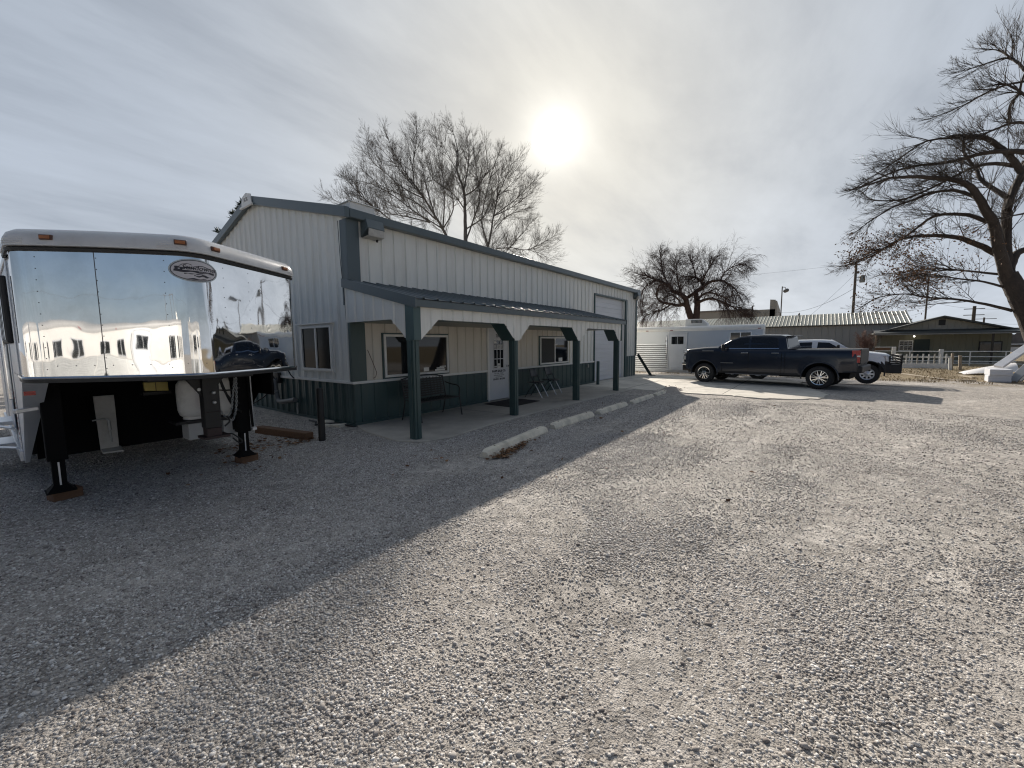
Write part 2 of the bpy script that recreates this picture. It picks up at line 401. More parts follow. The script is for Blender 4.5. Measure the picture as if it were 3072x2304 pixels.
def gsurf(x, y):
    z = gz(x, y)
    if -8 < x < 26 and -12 < y < 4.6:
        w = sstep(-8, -4, x)*sstep(26, 20, x)*sstep(-12, -8, y)*sstep(4.6, 3.2, y)
        z += .018*w*(mnoise.noise(Vector((x*.5, y*.9, 3.1)))) - .012*w
    return z
mb.grid([[(x, y, gsurf(x, y)) for x in xs] for y in ys])
g = mb.build('ground', gmat, smooth=60); g['kind'] = 'structure'

# porch slab and driveway
mb = MB()
mb.prism([(4.47, 7.34, -.06), (4.22, 6.6, -.06), (4.10, 5.55, -.06), (4.28, 5.16, -.06), (4.75, 4.98, -.06), (6.0, 5.14, -.06), (8.5, 5.18, -.06), (13.62, 5.02, -.06), (13.62, 7.34, -.06)], (0, 0, .085))
o = mb.build('porch_slab', M('slab_concrete', (.44, .41, .36), .85, var=.16, vscale=1.8, bump=.35, bscale=90, dirt=(.25, .23, .20), dirt_amt=.75, dirt_scale=1.1), bevel=.012); o['kind'] = 'structure'
mb = MB()
pts = []
edge = [(13.64, 7.6), (13.64, 4.2), (13.50, 3.2), (13.55, 2.2), (13.30, 1.2), (13.62, .4), (14.2, -.1), (15.2, -.3), (16.2, -.1), (17.4, .3), (19.2, .5), (20.4, .9), (20.6, 7.0), (20.2, 9.5), (19.9, 9.5), (19.9, 7.6)]
random.seed(3)
for i in range(len(edge)):
    a = Vector(edge[i]); b2 = Vector(edge[(i+1) % len(edge)])
    k = 10 if 1 <= i < 11 else 1
    for j in range(k):
        p = a.lerp(b2, j/k)
        if k > 1 and j: p += Vector((random.uniform(-.09, .09), random.uniform(-.12, .12)))
        pts.append((p.x, p.y, -.05))
mb.prism(pts, (0, 0, .062))
o = mb.build('driveway', concrete); o['kind'] = 'structure'
mb = MB()
for x in (7.12, 10.02, 12.82): mb.box(x-.006, x+.006, 5.15, GY-.06 if False else 7.24, .0252, .0262)
o = mb.build('slab_joint', M('joint', (.07, .065, .06), .9)); o['kind'] = 'structure'
# expansion joints cut as shallow dark strips in the slab belong to the concrete itself
mb = MB()
for (a, b2) in (((13.70, 5.35), (20.4, 5.35)), ((16.9, .25), (16.9, 7.1)), ((13.70, 2.3), (20.3, 2.3))):
    mb.bar((*a, .0115), (*b2, .0115), .018, .006)
o = mb.build('driveway_joint', M('joint', (.07, .065, .06), .9)); o['kind'] = 'structure'

# ------------------------------------------------------------------ metal building
GX, GY, BX, BY = 4.45, 7.30, 19.82, 16.5
RY = 11.42; BY = 2*RY-GY
EZ, RZ = 4.16, 5.24
def roofz(y): return EZ + (RZ-EZ)*(1-abs(y-RY)/(RY-GY))
bld = thing('metal_building', 'long white ribbed metal shop building with dark green wainscot, trim and covered porch', 'building', (GX, GY, 0))
def B(mb, name, mats, **kw):
    o = mb.build(name, mats, bld, **kw)
    o.location = (-GX, -GY, 0)
    return o
X, Y, Z = Vector((1, 0, 0)), Vector((0, 1, 0)), Vector((0, 0, 1))
DX0, DX1, DZ = 15.18, 18.40, 3.56
# upper walls
mb = MB()
mb.ribbed((GX, GY, 2.86), X, Z, -Y, DX0-GX, EZ-2.86, rw=.024, rib=.028)
mb.ribbed((DX0, GY, DZ), X, Z, -Y, DX1-DX0, EZ-DZ, rw=.024, rib=.028)
mb.ribbed((DX1, GY, .0), X, Z, -Y, BX-DX1, EZ, rw=.024, rib=.028)
mb.ribbed((13.2, GY, .86), X, Z, -Y, DX0-13.2, 2.0, rw=.024, rib=.03)
B(mb, 'upper_wall', siding)
mb = MB(); mb.ribbed((GX, GY, .86), X, Z, -Y, 8.75, 1.4, rw=.022, rib=.024)
B(mb, 'porch_wall', siding_bounce)
mb = MB()
mb.ribbed((GX, GY, .88), Y, Z, -X, BY-GY, 0, pitch=.305, rib=.03, rw=.055, top=lambda u: roofz(GY+u)-.88, minor=True)
B(mb, 'gable_wall', siding)
mb = MB()
mb.ribbed((GX, GY, -.05), Y, Z, -X, BY-GY, .93, rib=.03, rw=.055, minor=True)
mb.ribbed((GX, GY, -.05), X, Z, -Y, 8.50-GX, .91, rw=.022, rib=.018)
mb.ribbed((9.42, GY, -.05), X, Z, -Y, DX0-9.42, .91, rw=.022, rib=.018)
B(mb, 'wainscot', wains)
mb = MB(); mb.box(18.62, 19.80, GY-.025, GY-.004, -.05, .99)
B(mb, 'wainscot', wains)
mb = MB()
mb.ribbed((GX, BY, -.05), X, Z, Y, BX-GX, EZ+.05)
mb.ribbed((BX, GY, -.05), Y, Z, X, BY-GY, 0, top=lambda u: roofz(GY+u)+.05)
B(mb, 'rear_wall', siding)
# white ledge strip between the sidings
mb = MB()
mb.box(GX-.045, 8.50, GY-.045, GY-.002, .845, .90)
mb.box(9.42, DX0-.06, GY-.045, GY-.002, .845, .90)
mb.box(GX-.062, GX-.002, GY-.0455, BY, .850, .902)
B(mb, 'ledge_strip', white, bevel=.006)
# roof
mb = MB()
sl_ = math.hypot(RY-GY, RZ-EZ)
dn = Vector((0, RY-GY, RZ-EZ)).normalized(); nn_ = Vector((0, -dn.z, dn.y))
mb.ribbed((GX-.10, GY-.16, roofz(GY)-.04), X, dn, nn_, BX-GX+.2, sl_+.17, rib=.035, rw=.04)
dn2 = Vector((0, -dn.y, dn.z)); nn2 = Vector((0, dn.z, dn.y))
mb.ribbed((GX-.10, BY+.16, roofz(BY)-.04), X, dn2, nn2, BX-GX+.2, sl_+.17, rib=.035, rw=.04)
B(mb, 'roof', roofg)
def rake(x0, x1, name):
    mb = MB()
    for sgn, y0 in ((1, GY-.17), (-1, BY+.17)):
        yy = [y0, RY]
        zt = [roofz(GY)-.0, RZ+.05]
        mb.prism([(x0, yy[0], zt[0]-.17), (x0, yy[1], zt[1]-.17), (x0, yy[1], zt[1]+.03), (x0, yy[0], zt[0]+.03)], (x1-x0, 0, 0))
    B(mb, name, roofg, bevel=.008)
rake(GX-.13, GX-.035, 'rake_trim'); rake(BX+.035, BX+.13, 'rake_trim')
mb = MB(); mb.box(GX-.034, BX+.034, GY-.18, GY-.03, EZ-.15, EZ+.015)
B(mb, 'eave_gutter', roofg, bevel=.01)
mb = MB(); mb.box(GX-.034, BX+.034, BY+.03, BY+.18, EZ-.15, EZ+.015)
B(mb, 'eave_gutter', roofg, bevel=.01)
mb = MB(); mb.prism([(GX-.16, RY-.30, RZ-.16), (GX-.16, RY+.30, RZ-.16), (GX-.16, RY+.26, RZ+.06), (GX-.16, RY+.0, RZ+.13), (GX-.16, RY-.26, RZ+.06)], (.025, 0, 0))
mb.box(GX-.19, GX-.136, RY-.36, RY+.34, RZ-.21, RZ-.165)
B(mb, 'ridge_end_cap', white, bevel=.006)
# the small letters on the cap
tv, tf = text_mesh('5CR.', .13, .003)
mb = MB(); mb.add([(GX-.163-z, RY-x, RZ-.07+y) for x, y, z in tv], tf); B(mb, 'cap_lettering', M('grey_ink', (.25, .26, .27), .6))
# corner and vertical trims
mb = MB()
mb.box(GX-.05, GX+.22, GY-.05, GY-.022, 2.86, EZ-.15)
mb.box(GX-.05, GX-.034, GY-.022, GY+.18, 2.4, EZ-.15)
B(mb, 'corner_trim', roofg, bevel=.006)
mb = MB()
mb.box(GX-.068, GX+.26, GY-.052, GY-.021, .90, 2.06)
mb.box(GX-.068, GX-.034, GY-.021, GY+.03, .90, 2.06)
B(mb, 'corner_trim', trimg, bevel=.006)
mb = MB()
mb.box(BX-.10, BX+.05, GY-.05, GY-.022, .99, EZ-.15)
B(mb, 'corner_trim', wains, bevel=.006)
# base trim
mb = MB(); mb.box(GX-.05, 8.5, GY-.05, GY-.02, .02, .07); mb.box(9.42, DX0-.03, GY-.05, GY-.02, .02, .07); mb.box(GX-.06, GX-.035, GY-.05, BY, .0, .05)
B(mb, 'base_trim', trimg)
# windows
def window(x0, x1, z0, z1, mull=True, plane='front', screen=False, y=GY):
    def T(u, d, z): return (u, y-d, z) if plane == 'front' else (GX-d, u, z)
    def bx(mb, u0, u1, d0, d1, za, zb):
        a = T(u0, d0, za); c = T(u1, d1, zb)
        mb.box(min(a[0], c[0]), max(a[0], c[0]), min(a[1], c[1]), max(a[1], c[1]), za, zb)
    mb = MB(); w = .028
    bx(mb, x0-w, x1+w, .0, .034, z1, z1+w); bx(mb, x0-w, x1+w, .0, .034, z0-w, z0)
    bx(mb, x0-w, x0, .0, .034, z0, z1); bx(mb, x1, x1+w, .0, .034, z0, z1)
    surround = B(mb, 'window_surround', trimg if plane == 'front' else white)
    fr = MB(); f = .05
    bx(fr, x0, x1, .022, .062, z1-f, z1); bx(fr, x0, x1, .022, .064, z0, z0+f)
    bx(fr, x0, x0+f, .022, .062, z0+f, z1-f); bx(fr, x1-f, x1, .022, .062, z0+f, z1-f)
    if mull: bx(fr, (x0+x1)/2-.025, (x0+x1)/2+.025, .024, .055, z0+f, z1-f)
    wf = B(fr, 'window', white, bevel=.004)
    p = MB(); bx(p, x0+f-.004, x1-f+.004, .026, .031, z0+f-.004, z1-f+.004)
    po = p.build('pane', glass if plane == 'front' else M('dim_glass', (.006, .006, .006), .1, spec=.10), wf)
    if screen:
        s = MB(); bx(s, x0+f, (x0+x1)/2-.026, .033, .036, z0+f, z1-f)
        s.build('insect_screen', M('screen_mesh', (.06, .06, .058), .9, var=.15, vscale=40), wf)
    return wf, bx
wf, bx = window(5.14, 6.98, .93, 1.84, mull=False)
for (u0, u1, z0, z1) in ((6.20, 6.36, 1.00, 1.09), (6.55, 6.86, .99, 1.03), (6.60, 6.84, 1.04, 1.07), (6.70, 6.90, 1.08, 1.10)):
    p = MB(); bx(p, u0, u1, .0315, .0335, z0, z1); p.build('paper_slip', paper, wf)
mb = MB(); bx(mb, 5.05, 7.1, .018, .05, .845, .895)
wf, bx = window(11.10, 12.97, .93, 1.84, mull=True, screen=True)
p = MB(); bx(p, 12.30, 12.55, .0315, .0335, .99, 1.12); p.build('paper_slip', paper, wf)
p = MB(); bx(p, 12.08, 12.22, .0315, .0335, 1.56, 1.60); p.build('paper_slip', paper, wf)
wf, bx = window(8.0, 9.28, 1.08, 2.04, mull=True, plane='gable')
mb = MB(); mb.box(GX-.10, GX-.02, 7.9, 9.4, 2.07, 2.10); B(mb, 'window_drip_cap', white)
# entrance door
dx0, dx1, dt = 8.53, 9.40, 2.03
mb = MB()
mb.box(dx0-.07, dx0, GY-.055, GY+.02, .02, dt+.05); mb.box(dx1, dx1+.07, GY-.055, GY+.02, .02, dt+.05); mb.box(dx0, dx1, GY-.055, GY+.02, dt, dt+.05)
mb.box(dx1+.085, dx1+.135, GY-.06, GY-.02, .05, 2.05)
B(mb, 'door_frame', white, bevel=.004)
doorm = M('door_paint', (.62, .63, .64), .35, var=.04, vscale=3, dirt=(.40, .39, .37), dirt_amt=.25, dirt_scale=2)
mb = MB(); mb.box(dx0+.004, dx1-.004, GY-.036, GY+.01, .04, dt-.004)
door = B(mb, 'entrance_door', doorm, bevel=.004)
wx0, wx1, wz0, wz1 = 8.72, 9.16, .93, 1.73
mb = MB(); mb.box(wx0, wx1, GY-.0415, GY-.0365, wz0, wz1); mb.build('door_pane', glass, door)
mb = MB()
for i in range(4):
    u = wx0+(wx1-wx0)*i/3; mb.box(u-.011, u+.011, GY-.052, GY-.042, wz0-.01, wz1+.01)
for i in range(4):
    z = wz0+(wz1-wz0)*i/3
    for k in range(3):
        a = wx0+(wx1-wx0)*k/3+.0112; b2 = wx0+(wx1-wx0)*(k+1)/3-.0112
        mb.box(a, b2, GY-.050, GY-.042, z-.011, z+.011)
mb.build('window_grille', doorm, door)
mb = MB(); mb.lathe([(.028, 0), (.030, .008), (.014, .014), (.013, .035), (.028, .045), (.031, .06), (.02, .072)], (9.315, GY-.037, .98), (0, -1, 0), 20)
mb.build('door_knob', chrome, door, smooth=40)
def door_text(body, size, x, z, mats=ink, sh=0, name='lettering', bold=0.0, d=.0375):
    tv, tf = text_mesh(body, size, .0008, sh, bold=bold)
    mb = MB(); mb.add([(x+a, GY-d-c, z+b2) for a, b2, c in tv], tf); return mb.build(name, mats, door)
cxm = (wx0+wx1)/2+.02
door_text('7046', .125, cxm, 1.80, name='house_number', bold=.002)
door_text('RAUPE SALES CO.', .079, cxm, .825, name='sign_line', bold=.004)
door_text('BUY  SELL  TRADE', .050, cxm, .765, name='sign_line')
door_text('NEW AND USED TRAILERS', .039, cxm, .715, name='sign_line')
door_text('NOTARY SERVICE', .040, cxm, .665, name='sign_line')
door_text('329-5915 · 387-2700', .062, cxm, .600, name='sign_line', bold=.003)
mb = MB(); mb.box(8.885, 9.01, GY-.0545, GY-.0525, .93, 1.07); mb.build('door_notice', paper, door)
door_text('OPEN', .04, 8.947, .985, name='notice_lettering', d=.0548)
mb = MB(); mb.box(8.74, 8.85, GY-.0545, GY-.0525, 1.63, 1.69); mb.build('door_notice', paper, door)
mb = MB(); mb.box(8.735, 8.865, GY-.0545, GY-.0525, .965, 1.0); mb.build('door_notice', paper, door)
for cx_ in (8.79, 8.94, 9.08):
    mb = MB(); mb.box(cx_-.06, cx_+.06, GY-.0435, GY-.0418, 1.47, 1.60); mb.build('door_notice', M('faded_paper', (.42, .42, .41), .8, var=.3, vscale=14), door)
# garage door
mb = MB()
prof = []
z = .03; k = 0
rows = []
gd = []
while z < DZ-.02:
    gd += [(z, .0), (z+.006, .016), (z+.09, .016), (z+.096, .008), (z+.2, .008), (z+.206, .016), (z+.36, .016), (z+.368, .0)]
    z += .3875
for zz_, d in gd: rows.append([(DX0+.02, GY+.12-d, min(zz_, DZ)), (DX1-.02, GY+.12-d, min(zz_, DZ))])
mb.grid(rows)
gdoor = B(mb, 'garage_door', M('garage_door_paint', (.63, .64, .66), .38, var=.05, vscale=1.5, stretch=(.3, 1, 3), dirt=(.42, .42, .42), dirt_amt=.3))
mb = MB(); mb.box(17.85, 18.0, GY+.085, GY+.103, .62, .68); mb.build('door_handle', black, gdoor)
mb = MB()
mb.box(DX1, DX1+.20, GY-.045, GY+.14, -.03, DZ+.06); mb.box(DX0-.06, DX0, GY-.045, GY+.14, -.03, DZ+.06); mb.box(DX0, DX1, GY-.045, GY+.14, DZ, DZ+.06)
B(mb, 'garage_door_frame', trimg, bevel=.006)
mb = MB(); mb.box(DX1-.09, DX1-.025, GY+.01, GY+.10, .02, DZ-.02); B(mb, 'door_track', white)
mb = MB(); mb.box(DX1+.19, DX1+.29, GY-.05, GY-.02, .99, 1.02); B(mb, 'wall_outlet', white)
mb = MB(); mb.box(14.55, 14.63, GY-.06, GY-.02, .66, .78); B(mb, 'wall_outlet', galv, bevel=.008)
# porch
PY = 5.30; PX0, PX1 = 4.42, 13.22
posts = [(4.31, 4.44), (7.09, 7.22), (10.00, 10.13), (12.80, 12.93)]
for a, b2 in posts:
    mb = MB(); mb.box(a, b2, PY, PY+.16, -.03, 1.70)
    cxp = (a+b2)/2
    mb.box(cxp-.022, cxp+.022, PY-.014, PY-.0005, .0, 1.68); mb.box(a-.012, a-.0005, PY+.05, PY+.11, .0, 1.68)
    B(mb, 'porch_post', trimg, bevel=.008)
zb, zt_, zg = 2.035, 2.27, 1.685
# front face of the beam with chamfered arches
def arch_profile(xs_):
    p = []
    return p
yf = PY-.02
poly_u = []
def bot_front(x):
    z = zb
    for i, (a, b2) in enumerate(posts):
        c0, c1 = a, b2
        if c0-.02 <= x <= c1+.02: return zg
        if x > c1+.02 and x < c1+.42 and i < 3: z = min(z, zg+(x-c1-.02)/.40*(zb-zg))
        if x < c0-.02 and x > c0-.38 and i > 0: z = min(z, zg+(c0-.02-x)/.36*(zb-zg))
    return z
us = sorted(set([round(v, 3) for v in np.arange(PX0+.03, 13.0, .02)]))
rows_lo, rows_hi, rows_b = [], [], []
def ribd(x):
    q = (x-PX0) % .26
    return .026 if q < .03 else 0.0
mb = MB()
for u in us:
    d = ribd(u)
    rows_lo.append((u, yf-d, bot_front(u))); rows_hi.append((u, yf-d, zt_))
mb.grid([rows_lo, rows_hi])
beam = B(mb, 'porch_beam', siding)
mb = MB()
rows = [[(u, yf, bot_front(u)-.001) for u in us], [(u, PY+.34, bot_front(u)-.001) for u in us], [(u, PY+.34, zt_-.05) for u in us]]
mb.grid(rows)
B(mb, 'beam_soffit', trimg)
mb = MB()
for a, b2 in posts[:1]:
    mb.box(4.325, 4.455, yf-.024, yf-.003, zg, zt_); mb.box(4.302, 4.325, yf-.024, PY+.17, zg, zt_)
B(mb, 'beam_corner_trim', M('trim_slate', (.060, .105, .106), .36, var=.10, vscale=2, stretch=(2, 2, .5)), bevel=.005)
mb = MB(); mb.box(13.0, 13.04, yf-.024, PY+.30, zg+.0, zt_)
B(mb, 'beam_corner_trim', M('trim_slate', (.060, .105, .106), .36, var=.10, vscale=2, stretch=(2, 2, .5)), bevel=.005)
# gable side end panel
def pz(y): return 2.33 + (y-5.12)/(GY-5.12)*(2.86-2.33)
ys2 = np.arange(PY+.17, GY-.02, .02)
def bot_side(y):
    if y < PY+.60: return zg+(y-PY-.17)/.43*(2.05-zg)
    return 2.05
mb = MB(); lo = []; hi = []; inn = []
for y in ys2:
    d = .024 if (y % .29) < .03 else 0
    lo.append((4.345-d, y, bot_side(y))); hi.append((4.345-d, y, pz(y)-.02)); inn.append((4.50, y, bot_side(y)))
mb.grid([lo, hi]); B(mb, 'porch_end_panel', siding)
mb = MB(); mb.grid([[(x+.002, y, z) for x, y, z in lo], inn, [(4.50, y, pz(y)-.06) for y in ys2]]); B(mb, 'end_soffit', trimg)
mb = MB(); lo2 = [(12.96, y, 2.05) for y in ys2]; mb.grid([lo2, [(12.96, y, pz(y)-.02) for y in ys2]]); B(mb, 'porch_end_panel', siding)
# porch ceiling and roof
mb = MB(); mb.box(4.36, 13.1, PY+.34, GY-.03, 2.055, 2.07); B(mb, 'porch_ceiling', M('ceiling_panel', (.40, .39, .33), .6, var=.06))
mb = MB()
pdn = Vector((0, GY-5.17, 2.86-2.352)); plen = pdn.length; pdn.normalize(); pn = Vector((0, -pdn.z, pdn.y))
mb.ribbed((PX0-.12, 5.17, 2.352), X, pdn, pn, PX1-PX0+.12, plen, pitch=.305, rib=.028, rw=.03)
B(mb, 'porch_roof', roofg)
mb = MB()
mb.box(PX0-.104, PX1, 5.19, 5.22, 2.225, 2.345)
mb.prism([(PX0-.135, 5.18, 2.20), (PX0-.135, GY+.02, 2.72), (PX0-.135, GY+.02, 2.885), (PX0-.135, 5.18, 2.375)], (.03, 0, 0))
mb.prism([(PX1+.002, 5.17, 2.24), (PX1+.002, GY-.03, 2.74), (PX1+.002, GY-.03, 2.885), (PX1+.002, 5.17, 2.375)], (.03, 0, 0))
mb.box(PX0-.029, PX1, 5.222, yf-.03, 2.228, 2.238)
B(mb, 'porch_roof_trim', roofg, bevel=.006)
# wall fittings
fl = thing('flood_light', 'grey box flood light with cloudy lens under the eave near the gable corner', 'wall light', (4.92, GY, 3.87), group='flood lights under the eave')
mb = MB(); mb.prism([(-.22, -.02, .20), (-.22, -.24, .20), (-.22, -.30, .02), (-.22, -.30, 0.0), (-.22, -.02, -.16)], (.44, 0, 0)); mb.build('lamp_housing', roofg, fl, bevel=.01)
mb = MB(); mb.prism([(-.20, -.301, -.002), (-.20, -.30, -.16), (-.20, -.03, -.175), (-.20, -.03, -.165), (-.20, -.285, -.145)], (.40, 0, 0)); mb.build('lamp_lens', M('cloudy_lens', (.42, .40, .36), .4, var=.2, vscale=9, dirt=(.2, .17, .13), dirt_amt=.6, dirt_scale=6), fl, bevel=.006)
mb = MB(); mb.lathe([(.025, 0), (.025, .05), (.01, .055)], (.13, -.12, -.22), (0, 0, 1), 12); mb.build('sensor', black, fl)
fl.scale = (.88, .88, .9)
f2 = copy_thing(fl, 'grey box flood light at the far corner of the shop beside the garage door', loc=(19.58, GY, 3.87))
rb = thing('rooftop_box', 'white sheet metal box on the roof edge above the gable corner', 'roof box', (5.05, 7.9, roofz(7.9)))
mb = MB(); mb.box(-.28, .30, -.22, .22, -.02, .19); mb.build('box_shell', white, rb, bevel=.012)
mb = MB(); mb.box(-.31, .33, -.25, .25, .19, .205); mb.build('box_lid', white, rb, bevel=.004)
# conduit on the gable corner
mb = MB(); mb.tube([(GX-.066, GY+.20, 4.0), (GX-.066, GY+.17, 3.2), (GX-.066, GY+.10, 2.6), (GX-.066, GY+.07, 2.1)], .006, 6); B(mb, 'corner_cable', black)
mb = MB(); mb.tube([(4.74, GY-.06, 1.52), (4.86, GY-.05, 1.25), (4.93, GY-.06, 1.05), (4.90, GY-.06, .96), (4.84, GY-.06, .94)], .006, 6); B(mb, 'loose_cable', M('red_cable', (.09, .03, .025), .6))

# ------------------------------------------------------------------ porch furniture
SZ = .026
bench = thing('bench', 'dark metal patio bench with curved arms against the green wainscot', 'bench', (5.92, 6.68, SZ))
def arc(pts, n=6):
    # Catmull-Rom through pts
    P = [Vector(p) for p in pts]; P = [P[0]*2-P[1]]+P+[P[-1]*2-P[-2]]; o = []
    for i in range(1, len(P)-2):
        for j in range(n):
            t = j/n; a, b2, c, d = P[i-1], P[i], P[i+1], P[i+2]
            o.append(.5*((2*b2)+(-a+c)*t+(2*a-5*b2+4*c-d)*t*t+(-a+3*b2-3*c+d)*t**3))
    o.append(P[-2]); return o
hw = .60
for sx_ in (-hw, hw):
    mb = MB(); mb.tube(arc([(sx_, -.31, 0), (sx_, -.27, .25), (sx_, -.24, .44), (sx_, -.25, .60), (sx_, -.18, .665), (sx_, .02, .69), (sx_, .20, .73)]), .014, 8); mb.build('arm_leg', mesh_bk, bench, smooth=50)
    mb = MB(); mb.tube(arc([(sx_, .30, 0), (sx_, .24, .2), (sx_, .20, .42), (sx_, .24, .65), (sx_, .29, .88)]), .014, 8); mb.build('back_leg', mesh_bk, bench, smooth=50)
mb = MB()
nse = 22
for j in range(9):
    y = -.25+j*.052; mb.bar((-hw, y, .42-.015*math.sin(j/8*PI)), (hw, y, .42-.015*math.sin(j/8*PI)), .030, .006)
for i in range(13):
    x = -hw+.05+i*.0917; mb.bar((x, -.26, .4265), (x, .19, .4265), .018, .005)
mb.tube([(-hw, -.26, .415), (hw, -.26, .415)], .014, 8)
mb.build('seat', mesh_bk, bench)
mb = MB()
for j in range(8):
    z = .48+j*.05; y = .205+(z-.42)*.19; mb.bar((-hw+.03, y, z), (hw-.03, y, z), .006, .034)
for i in range(11):
    x = -hw+.1+i*.1; mb.bar((x, .2072, .46), (x, .2852, .87), .02, .005, upv=(0, 1, 0))
top_ = arc([(-hw, .285, .86), (-.35, .30, .90), (0, .305, .92), (.35, .30, .90), (hw, .285, .86)]); mb.tube(top_, .015, 8)
mb.build('backrest', mesh_bk, bench)
bench.rotation_euler = (0, 0, R(2))

legm = M('chair_leg_steel', (.62, .62, .62), .3, metal=.6)
def folding_chair(label, loc, rz):
    t = thing('folding_chair', label, 'chair', loc, rz, 'folding chairs on the porch')
    for s_ in (-.21, .21):
        mb = MB(); mb.tube([(s_, -.30, 0), (s_, -.07, .40)], .013, 8); mb.cur = 1; mb.tube([(s_, -.07, .40), (s_, .06, .63), (s_, .12, .80), (s_*.9, .135, .835)], .012, 8); mb.build('front_leg', [legm, seatm], t, smooth=50)
        mb = MB(); mb.tube([(s_*.92, .28, 0), (s_*.92, .0, .40), (s_*.92, -.12, .445)], .011, 8); mb.build('rear_leg', seatm, t, smooth=50)
    mb = MB(); rows = []
    for i in range(7):
        y = -.21+i*.068; rows.append([(x, y, .445+.012*math.sin((x/.2)*PI*.5+PI*.5)*-1+(.01 if i == 0 else .018)) for x in np.linspace(-.20, .20, 9)])
    mb.grid(rows); o = mb.build('seat', seatm, t, smooth=60); so_ = o.modifiers.new('thick', 'SOLIDIFY'); so_.thickness = .025
    mb = MB(); rows = []
    for i in range(7):
        z = .60+i*.04; rows.append([(x*(1-.06*(i/6)**3), .075+(z-.6)*.30+.03*(1-(x/.21)**2)*1.0-.03, z) for x in np.linspace(-.21, .21, 9)])
    mb.grid(rows); o = mb.build('backrest', seatm, t, smooth=60); so_ = o.modifiers.new('thick', 'SOLIDIFY'); so_.thickness = .018
    mb = MB(); mb.tube([(-.21, -.19, .20), (.21, -.19, .20)], .007, 6); mb.build('crossbar', seatm, t)
    return t
folding_chair('grey folding chair nearer the white entrance door', (10.02, 6.70, SZ), R(8))
folding_chair('grey folding chair nearer the garage door, right of its twin', (10.95, 6.76, SZ), R(5))
mb = MB(); mb.prism([(7.98, 6.10, SZ), (9.32, 6.10, SZ), (9.36, 7.04, SZ), (8.0, 7.04, SZ)], (0, 0, .012))
tag(mb.build('door_mat', mat_bk, bevel=.004), 'dark rubber mat on the porch slab before the white door', 'door mat')

# ------------------------------------------------------------------ wheel stops
stops = [((4.24, 3.73), (6.20, 3.97), 'cracked concrete wheel stop nearest the camera with dead leaves along it', 0),
         ((6.46, 3.96), (8.14, 3.97), 'concrete wheel stop in front of the mat, second from the camera', 0),
         ((8.42, 3.94), (10.05, 3.94), 'concrete wheel stop in front of the folding chairs, third from the camera', -.01),
         ((10.38, 3.90), (12.12, 3.93), 'narrow looking concrete wheel stop near the last porch posts, fourth from the camera', -.02),
         ((12.42, 3.93), (13.95, 3.96), 'farthest concrete wheel stop, half buried by gravel beside the driveway', -.035)]
for i, (a, b2, lab, dz) in enumerate(stops):
    a = Vector((*a, 0)); b2 = Vector((*b2, 0)); d = (b2-a); Ln = d.length
    mb = MB(); rows = []
    nst = 28
    pr = [(-.092, -.03), (-.090, .022), (-.054, .098), (-.047, .104), (.047, .104), (.054, .098), (.090, .022), (.092, -.03)]
    for k in range(nst+1):
        s_ = Ln*k/nst; e = min(s_, Ln-s_); drop = .03*max(0, 1-e/.06)
        rows.append([(s_, y*(1-.15*max(0, 1-e/.05))+.003*mnoise.noise(Vector((s_*4, y*9, i*5.))), max(z-(drop if z > .05 else 0), -.03)+.0035*mnoise.noise(Vector((s_*5, y*12, i*3.+9)))) for y, z in pr])
    mb.grid(rows)
    mb.f.append(tuple(range(len(pr)))); mb.mi.append(0)
    mb.f.append(tuple(len(mb.v)-len(pr)+j for j in range(len(pr)))); mb.mi.append(0)
    o = mb.build('wheel_stop', concrete2, smooth=18); o.location = (a.x, a.y, dz); o.rotation_euler = (0, 0, math.atan2(d.y, d.x))
    tag(o, lab, 'wheel stop', 'concrete wheel stops along the porch')
    for f_ in (.14, .86):
        mb = MB(); mb.lathe([(.016, .090), (.016, .107), (.008, .110)], (Ln*f_, 0, 0), (0, 0, 1), 10); mb.build('rebar_pin', M('rusty_pin', (.11, .055, .03), .85), o)

# gravel heap at the end stop
mb = MB(); rows = []
for i in range(15):
    rows.append([(13.25+1.35*i/14, 3.45+.85*j/12, -.02+.17*math.sin(PI*i/14)**1.2*math.sin(PI*j/12)**1.4+.012*mnoise.noise(Vector((i*.9, j*.9, 1)))) for j in range(13)])
mb.grid(rows)
o = mb.build('gravel_heap', M('gravel_pale', (.38, .34, .30), .95, var=.4, vscale=45, bump=1.0, bscale=60), smooth=60); o['kind'] = 'stuff'

# ------------------------------------------------------------------ bollards, timbers, wall pipes
def bollard(x, y, h, r, label, m_, sq=False):
    mb = MB()
    if sq: mb.prism([(-r, -r, -.06), (r, -r, -.06), (r, r, -.06), (-r, r, -.06)], (0, 0, h+.06))
    else: mb.lathe([(r, -.06), (r, h-.02), (r*.85, h), (0.001, h+.005)], (0, 0, 0), (0, 0, 1), 20)
    o = mb.build('bollard', m_, smooth=40); o.location = (x, y, 0)
    return tag(o, label, 'bollard', 'guard posts by the shop walls')
bollard(3.42, 6.67, .90, .055, 'black round guard post in gravel before the gable wall', black)
bollard(14.50, 6.80, .92, .06, 'dark green guard post beside the white garage door', trimg)
mb = MB(); mb.bar((-.135, .70, .055), (.135, -.70, .055), .15, .14)
o = mb.build('wood_timber', wood, bevel=.012); o.location = (3.20, 7.62, .0); tag(o, 'reddish brown square timber lying on gravel beside the trailer', 'timber')
o = thing('leaning_bar', 'dark steel bar leaning on the far right corner of the shop', 'steel bar', (19.90, 6.9, 0))
mb = MB(); mb.bar((-.05, -.42, -.02), (.02, .30, 1.05), .05, .12); mb.build('bar_shaft', M('bar_green', (.03, .045, .04), .5), o)
mb = MB(); mb.bar((-.10, -.56, .02), (.06, -.30, .02), .22, .03); mb.build('bar_foot', black, o)
